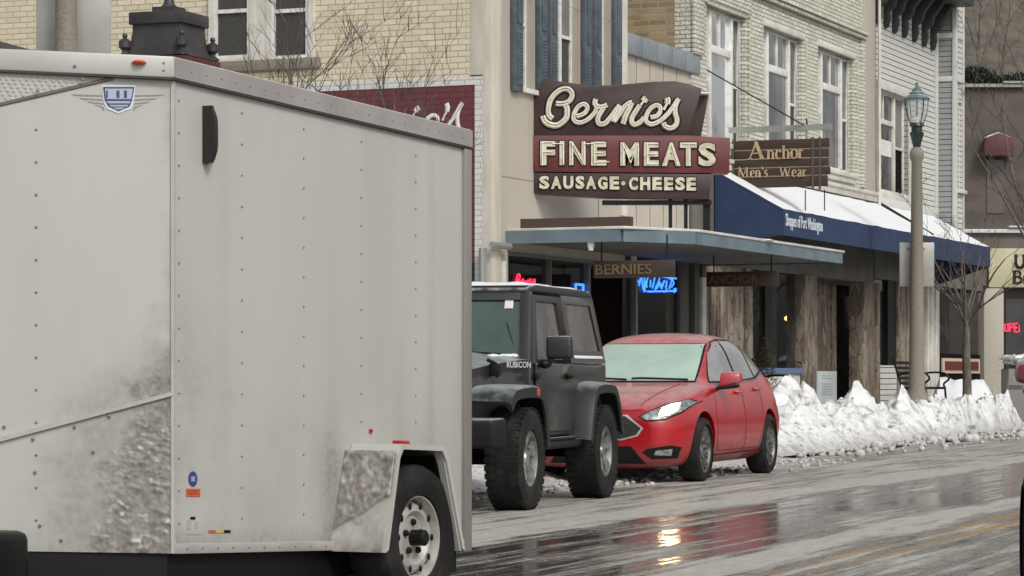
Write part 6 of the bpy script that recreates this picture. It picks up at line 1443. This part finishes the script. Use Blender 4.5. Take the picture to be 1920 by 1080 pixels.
def nb(mb, u0, z0, u1, z1, th, o0, o1):
    a = E1*u0+Vector((0, 0, z0)); b = E1*u1+Vector((0, 0, z1)); d = (b-a).normalized(); k = d.cross(N1).normalized()*th/2
    mb.hexa([a-k+N1*o0, b-k+N1*o0, b+k+N1*o0, a+k+N1*o0], [a-k*.6+N1*o1, b-k*.6+N1*o1, b+k*.6+N1*o1, a+k*.6+N1*o1])
u0, z0 = tnose(322, 739); u1, z1 = tnose(0, 825); k = (z1-z0)/(u1-u0); ue = UN
m = MB(); nb(m, .004, z0-k*(u0-.004), ue, z0+k*(ue-u0), .022, .001, .014); m.build('stone_guard_trim', M_rail, T)
u0b, z0b = tnose(212, 147); u1b, z1b = tnose(0, 196); kb = (z1b-z0b)/(u1b-u0b); m = MB(); nb(m, u0b, z0b, ue, z0b+kb*(ue-u0b), .016, .001, .007); m.build('upper_trim', mat('dark_trim', (.12, .11, .09), .5), T)
# chequer plate triangles (raised tread pattern in real geometry)
m = MB()
def tread(mb, ufn, zlo, zhi, step=.026):
    i = 0; z = zlo
    while z < zhi:
        u = ufn(z)[0]+(.5*step if i % 2 else 0); j = 0
        while u < ufn(z)[1]:
            c = E1*u+Vector((0, 0, z)); dr = (E1*(.011 if (i+j) % 2 else -.011)+Vector((0, 0, .007))); k = dr.cross(N1).normalized()*.0042
            mb.add([c-dr, c+k+N1*.0045, c+dr, c-k+N1*.0045], [(0, 1, 2, 3)]); u += step; j += 1
        z += step*.6; i += 1
tread(m, lambda z: (max(.40, .43-(z-zb)*.22, u0+(z+.015-z0)/k), ue), zb+.03, z0+k*(ue-u0)-.0)
tread(m, lambda z: (u0b+(z-.012-z0b)/kb if z > z0b+kb*(ue-u0b) else ue, ue), z0b+kb*(ue-u0b)+.01, zt-.09)
m.build('chequer_plate', M_tp, T)
m = MB(); 
for i in range(1, 14):
    z = zb-.0+.06+i*.126
for px0 in (68,):
    for py in range(243, 1000, 61):
        u, z = tnose(px0, py); c = E1*u+Vector((0, 0, z))+N1*.001; m.ball(c, .0058, 7, 5)
for px, py in ((8, 800), (62, 823), (140, 800), (205, 780), (175, 847), (66, 885), (75, 985), (115, 1012), (155, 150), (70, 172), (306, 120), (140, 125), (306, 134)):
    u, z = tnose(px, py); m.ball(E1*u+Vector((0, 0, z))+N1*(.006 if py > 200 else .022), .007, 7, 5)
m.build('nose_rivets', M_gunr if 'M_gunr' in globals() else mat('rivet_grey', (.26, .25, .23), .5, .3), T, smooth=True)
m = MB()
for x, ys in ((335, (188, 61)), (453, (212, 58.5)), (569, (242, 55.5)), (677, (266, 52.5)), (779, (291, 50))):
    py = ys[0]
    while py < (1010 if x < 600 else 830):
        a, z = tside(x, py); m.ball((a, .001, z), .0055, 7, 5); py += ys[1]
for x in range(345, 620, 29): a, z = tside(x, 1028); m.ball((a, .014, zb+.02), .006, 6, 4)
for i in range(22): m.ball((-.1-i*.107, .0195, zt-.035), .005, 6, 4)
m.build('side_rivets', MATS['rivet_grey'], T, smooth=True)
# vent, marker lamps, decals
a0_, z0_ = tside(379, 305); a1_, z1_ = tside(413, 206)
m = MB(); zc = (z0_+z1_)/2; hz = (z1_-z0_)/2; xx0, xx1 = a0_, a0_-.075
vs = []; n_ = 10
prof = [(0, 0), (.0, .06), (.02, .062), (.05, .045), (.068, .02), (.072, 0)]
for i in range(n_+1):
    t = -1+2*i/n_; sc = (1-abs(t)**4)**.35 if abs(t) < 1 else .55; sc = max(.6, sc); vs += [(xx0-a*sc, .001+b*max(.75, sc), zc+hz*t) for a, b in prof]
q = len(prof); fs = [(i*q+k, i*q+(k+1) % q, (i+1)*q+(k+1) % q, (i+1)*q+k) for i in range(n_) for k in range(q)]+[list(range(q)), [n_*q+k for k in range(q)][::-1]]
m.add(vs, fs); m.build('side_vent', mat('vent_black', (.018, .015, .015), .35), T, smooth=True, ang=50)
M_amber = mat('amber_lens', (.55, .09, .03), .25); M_redl = mat('red_lens', (.45, .01, .015), .2)
u_, z_ = tnose(260, 119); m = MB(); c = E1*u_+Vector((0, 0, z_))+N1*.026; m.ball(c, .03, 14, 8, (1, 1, .36)); m.build('marker_lamp', M_amber, T, smooth=True)
def sbox(mb, px0, py0, px1, py1, o0, o1):
    a, z = tside(px0, py0, o0); b, w = tside(px1, py1, o0); mb.box(a, b, o0, o1, z, w)
m = MB(); cx_, cz_ = tside(361, 898); m.lathe([(.031, .0012), (.031, .003), (0, .003)], (cx_, 0, cz_), 'y', 28); d_ = m.build('round_decal', mat('decal_blue', (.04, .05, .22), .4), T)
m = MB(); m.ball((cx_, .003, cz_), .014, 10, 5, (1, .1, .7)); m.box(cx_-.016, cx_+.016, .003, .0036, cz_+.006, cz_+.010); m.box(cx_-.016, cx_+.016, .003, .0036, cz_-.010, cz_-.006); m.build('decal_mark', mat('decal_grey', (.3, .32, .42), .4), d_)
m = MB(); sbox(m, 349, 916, 375, 931, .0012, .003); d_ = m.build('orange_decal', mat('decal_orange', (.55, .10, .03), .4), T)
m = MB(); 
for k in range(2): sbox(m, 353, 920+k*5, 371, 921.5+k*5, .003, .0035)
m.build('decal_lines', mat('decal_dark', (.12, .02, .01), .4), d_)
m = MB(); sbox(m, 357, 969, 366, 974, .0012, .0025); m.build('small_decal', M_black, T)
m = MB(); sbox(m, 351, 975, 358, 993, .0012, .002); sbox(m, 366, 978, 372, 990, .0012, .002); sbox(m, 350, 1000, 378, 1002, .0012, .002); m.build('faint_decal', mat('faded_sticker', (.42, .36, .33), .5), T)
m = MB(); sbox(m, 391, 994, 404, 999, .0012, .003); m.build('red_decal_tab', mat('decal_red', (.4, .12, .08), .4), T)
m = MB(); sbox(m, 404, 994, 419, 999, .0012, .003); m.build('yellow_decal_tab', mat('decal_yellow', (.5, .42, .08), .4), T)
m = MB(); sbox(m, 419, 994, 432, 999, .0012, .003); m.build('dark_decal_tab', M_black, T)
# winged shield badge
def npoly(mb, pts_, o0, o1):
    P = [tnose(a, b) for a, b in pts_]; n = len(P)
    vs = [E1*u+Vector((0, 0, z))+N1*o0 for u, z in P]+[E1*u+Vector((0, 0, z))+N1*o1 for u, z in P]
    mb.add(vs, [list(range(n)), list(range(n, 2*n))[::-1]]+[(i, (i+1) % n, n+(i+1) % n, n+i) for i in range(n)])
BD = sub('badge', T)
m = MB(); npoly(m, [(191, 160), (254, 160), (251, 190), (246, 204), (222, 213), (200, 204), (194, 190)], .001, .003); m.build('shield_edge', mat('decal_pale', (.62, .66, .74), .4), BD)
m = MB(); npoly(m, [(193, 163), (252, 163), (248, 188), (243, 200), (222, 209), (203, 200), (196, 188)], .003, .004); m.build('shield', mat('decal_navy', (.045, .06, .17), .4), BD)
m = MB(); npoly(m, [(197, 166.5), (249, 166.5), (246, 186), (199, 186)], .004, .005); npoly(m, [(200, 190), (245, 190), (243, 194), (203, 194)], .004, .005); npoly(m, [(204, 197), (241, 197), (238, 200), (209, 200)], .004, .005); npoly(m, [(212, 202), (234, 202), (228, 205), (218, 205)], .004, .005); m.build('shield_bands', mat('decal_silver', (.40, .43, .52), .4), BD)
m = MB()
for x in (218, 232): npoly(m, [(x, 170), (x+6, 170), (x+6, 184), (x, 184)], .005, .0058)
npoly(m, [(199, 170), (202, 170), (202, 184), (199, 184)], .005, .0058); m.build('shield_letters', MATS['decal_navy'], BD)
m = MB()
for k in range(5):
    y = 178+k*7-k*k*.25; L0 = 134+k*14; npoly(m, [(L0, y-1.2), (194, y+.5+k), (194, y+2.6+k), (L0+6, y+1.6)], .001, .002); npoly(m, [(252, y+.5+k), (308-k*13, y-.8), (302-k*13, y+1.8), (252, y+2.6+k)], .001, .002)
m.build('wings', mat('wing_grey', (.25, .25, .22), .5), BD)
# mudguard: outer face a hollow trapezium, skirted front
FY = .25
def fx(px, py, y=FY): return tside(px, py, y)
q0 = fx(745, 833); q1 = fx(835, 845); q2 = fx(866, 1030); q3 = fx(727, 1040)
zT = (q0[1]+q1[1])/2; zB = .33
O = [(q3[0], zB), (q0[0], zT-.03), (q0[0]-.03, zT), (q1[0]+.04, zT), (q1[0], zT-.05), (q2[0]+.0, zB)]
FG = [(q3[0]+.035, zB), (q0[0]+.012, zT-.03), (q0[0]-.02, zT+.012), (q1[0]+.03, zT+.012), (q1[0]-.012, zT-.04), (q2[0]-.012, zB)]
def g_f(u, v, p):
    w = noise.fractal(Vector((p.y*9, p.z*9, 2)), .8, 2, 5); lp = noise.voronoi(Vector((p.x*26, p.y*26, p.z*26)))[0]
    dl = .56-.34*u+.05*noise.noise(Vector((p.y*12, 3, 1))); up_ = ss(dl-.012, dl+.012, v); rim_ = math.exp(-((v-dl)/.02)**2)
    g = (.82+.3*w)*up_+(.30+.3*w+.5*ss(.16, .0, v))*(1-up_); fine = noise.noise(Vector((p.y*70, p.z*45, 5)))
    return max(.15, min(.95, g*ss(0, .05, u)+.1)), up_*(.007+.009*max(0, .7-lp[0])+.003*fine)+.004*max(0, w)+.003*rim_, max(0, min(.6, .9*noise.noise(Vector((p.y*30, p.z*24, 8)))-.12))*(.3+.7*up_)
fen = sub('mudguard', T)
xa0, xa1 = q3[0]+.075, q0[0]+.03       # inboard edge reaches further forward
def ff(u, v):
    z = zB+(zT-.02-zB)*v; xo = FG[0][0]+(FG[1][0]-FG[0][0])*v; xi = xa0+(xa1-xa0)*v; p = Vector((xo+(xi-xo)*u, FY*(1-u), z)); return p, Vector((.93, .36, .1)).normalized()
grid('front_skirt', ff, 50, 90, g_f, fen)
def ft(u, v): return Vector((FG[2][0]+(FG[3][0]-FG[2][0])*u+(.04)*(1-u)*(1-v), FY*v, zT+.008)), Vector((0, 0, 1))
m = MB()
m.prism([FG[1], FG[2], (FG[2][0]-.02, zT-.01), (FG[1][0]-.03, zT-.05)], 0, FY, 'y'); m.prism([FG[2], FG[3], (FG[3][0], zT-.01), (FG[2][0], zT-.01)], 0, FY, 'y'); m.prism([FG[3], FG[4], (FG[4][0]+.03, zT-.05), (FG[3][0]+.01, zT-.01)], 0, FY, 'y'); m.prism([FG[4], FG[5], (FG[5][0]+.03, zB), (FG[4][0]+.03, zT-.05)], 0, FY, 'y')
m.build('guard_top', M_tp, fen)
m = MB(); c_ = Vector(((q0[0]+q1[0])/2, .45)); LI = [Vector(p) for p in FG]; LI = [p+(c_-p).normalized()*.045 for p in LI]; LJ = [p+(c_-p).normalized()*.012 for p in LI]
for i in range(5): m.prism([tuple(LI[i]), tuple(LI[i+1]), tuple(LJ[i+1]), tuple(LJ[i])], .008, FY-.03, 'y')
m.build('guard_shade', M_dark, fen)  # black sheet added under the guard, painting the shade inside it
m = MB()
PO = FG; t_ = .028
for i in range(5):
    a, b = Vector(PO[i]), Vector(PO[i+1]); cc = Vector(((q0[0]+q1[0])/2, .5)); ai = a+(cc-a).normalized()*t_; bi = b+(cc-b).normalized()*t_
    m.prism([tuple(a), tuple(b), tuple(bi), tuple(ai)], FY-.001, FY+.012, 'y')
m.build('guard_lip', M_tp, fen)
m = MB(); m.prism([FG[0], FG[1], FG[2], FG[3], FG[4], FG[5]], .003, .006, 'y'); m.build('wheel_well', M_dark, fen)
m = MB(); a, z = fx(752, 824, .16); m.box(a-.03, a+.03, .13, .19, zT+.009, zT+.03); m.build('marker_lamp', M_redl, fen, bevel=.006)
m = MB(); a, z = tside(694, 808); m.box(a-.012, a+.012, .001, .008, z-.008, z+.008); m.build('reflector', M_redl, T)
wheel(T, (-1.605, .125, .392), .33, .20, .195, 1, 'steel', mat('cream_steel_rim', (.52, .51, .48), .35, .3, c2=(.38, .36, .32), ns=6, lo=.4, hi=.7))
wheel(T, (-1.585, -1.635, .396), .335, .20, .195, -1, 'steel', MATS['cream_steel_rim'])
m = MB(); m.box(-LT+.05, .0, -.10, -.03, zb-.12, zb-.003); m.box(-LT+.05, .0, -1.47, -1.40, zb-.12, zb-.003)
for k in range(6): m.box(-.2-k*.42, -.14-k*.42, -1.395, -.105, zb-.10, zb-.004)
m.box(-1.62, -1.55, -1.6, .05, .36, .44) ; m.prism([(0, -.03), (.60, -.73), (.60, -.80), (0, -.12)], zb-.12, zb-.003, 'z'); m.prism([(0, -1.47), (.60, -.80), (.60, -.73), (0, -1.38)], zb-.12, zb-.003, 'z')
m.box(.58, 1.5, -.80, -.70, zb-.10, zb-.003); m.box(-1.0, -.02, -1.39, -.11, zb-.02, zb-.0031); m.build('chassis_frame', M_black, T)
m = MB(); m.box(1.44, 1.62, -.79, -.71, zb-.06, zb+.05); m.build('coupler', M_black, T, bevel=.01)
p0 = hitp(48, 995, (.66, 0, 0), Vector((1, 0, 0)))
m = MB(); m.box(.62, .92, p0.y-.40, p0.y, p0.z-.26, p0.z); m.build('tongue_box', mat('box_plastic', (.006, .007, .0065), .35, spec=.3), T, bevel=.04, segs=3)
for o in T.children_recursive:
    if o.type == 'MESH':
        for v in o.data.vertices: v.co.z += v.co.x*SH
        o.data.update()
print('vehicles done')
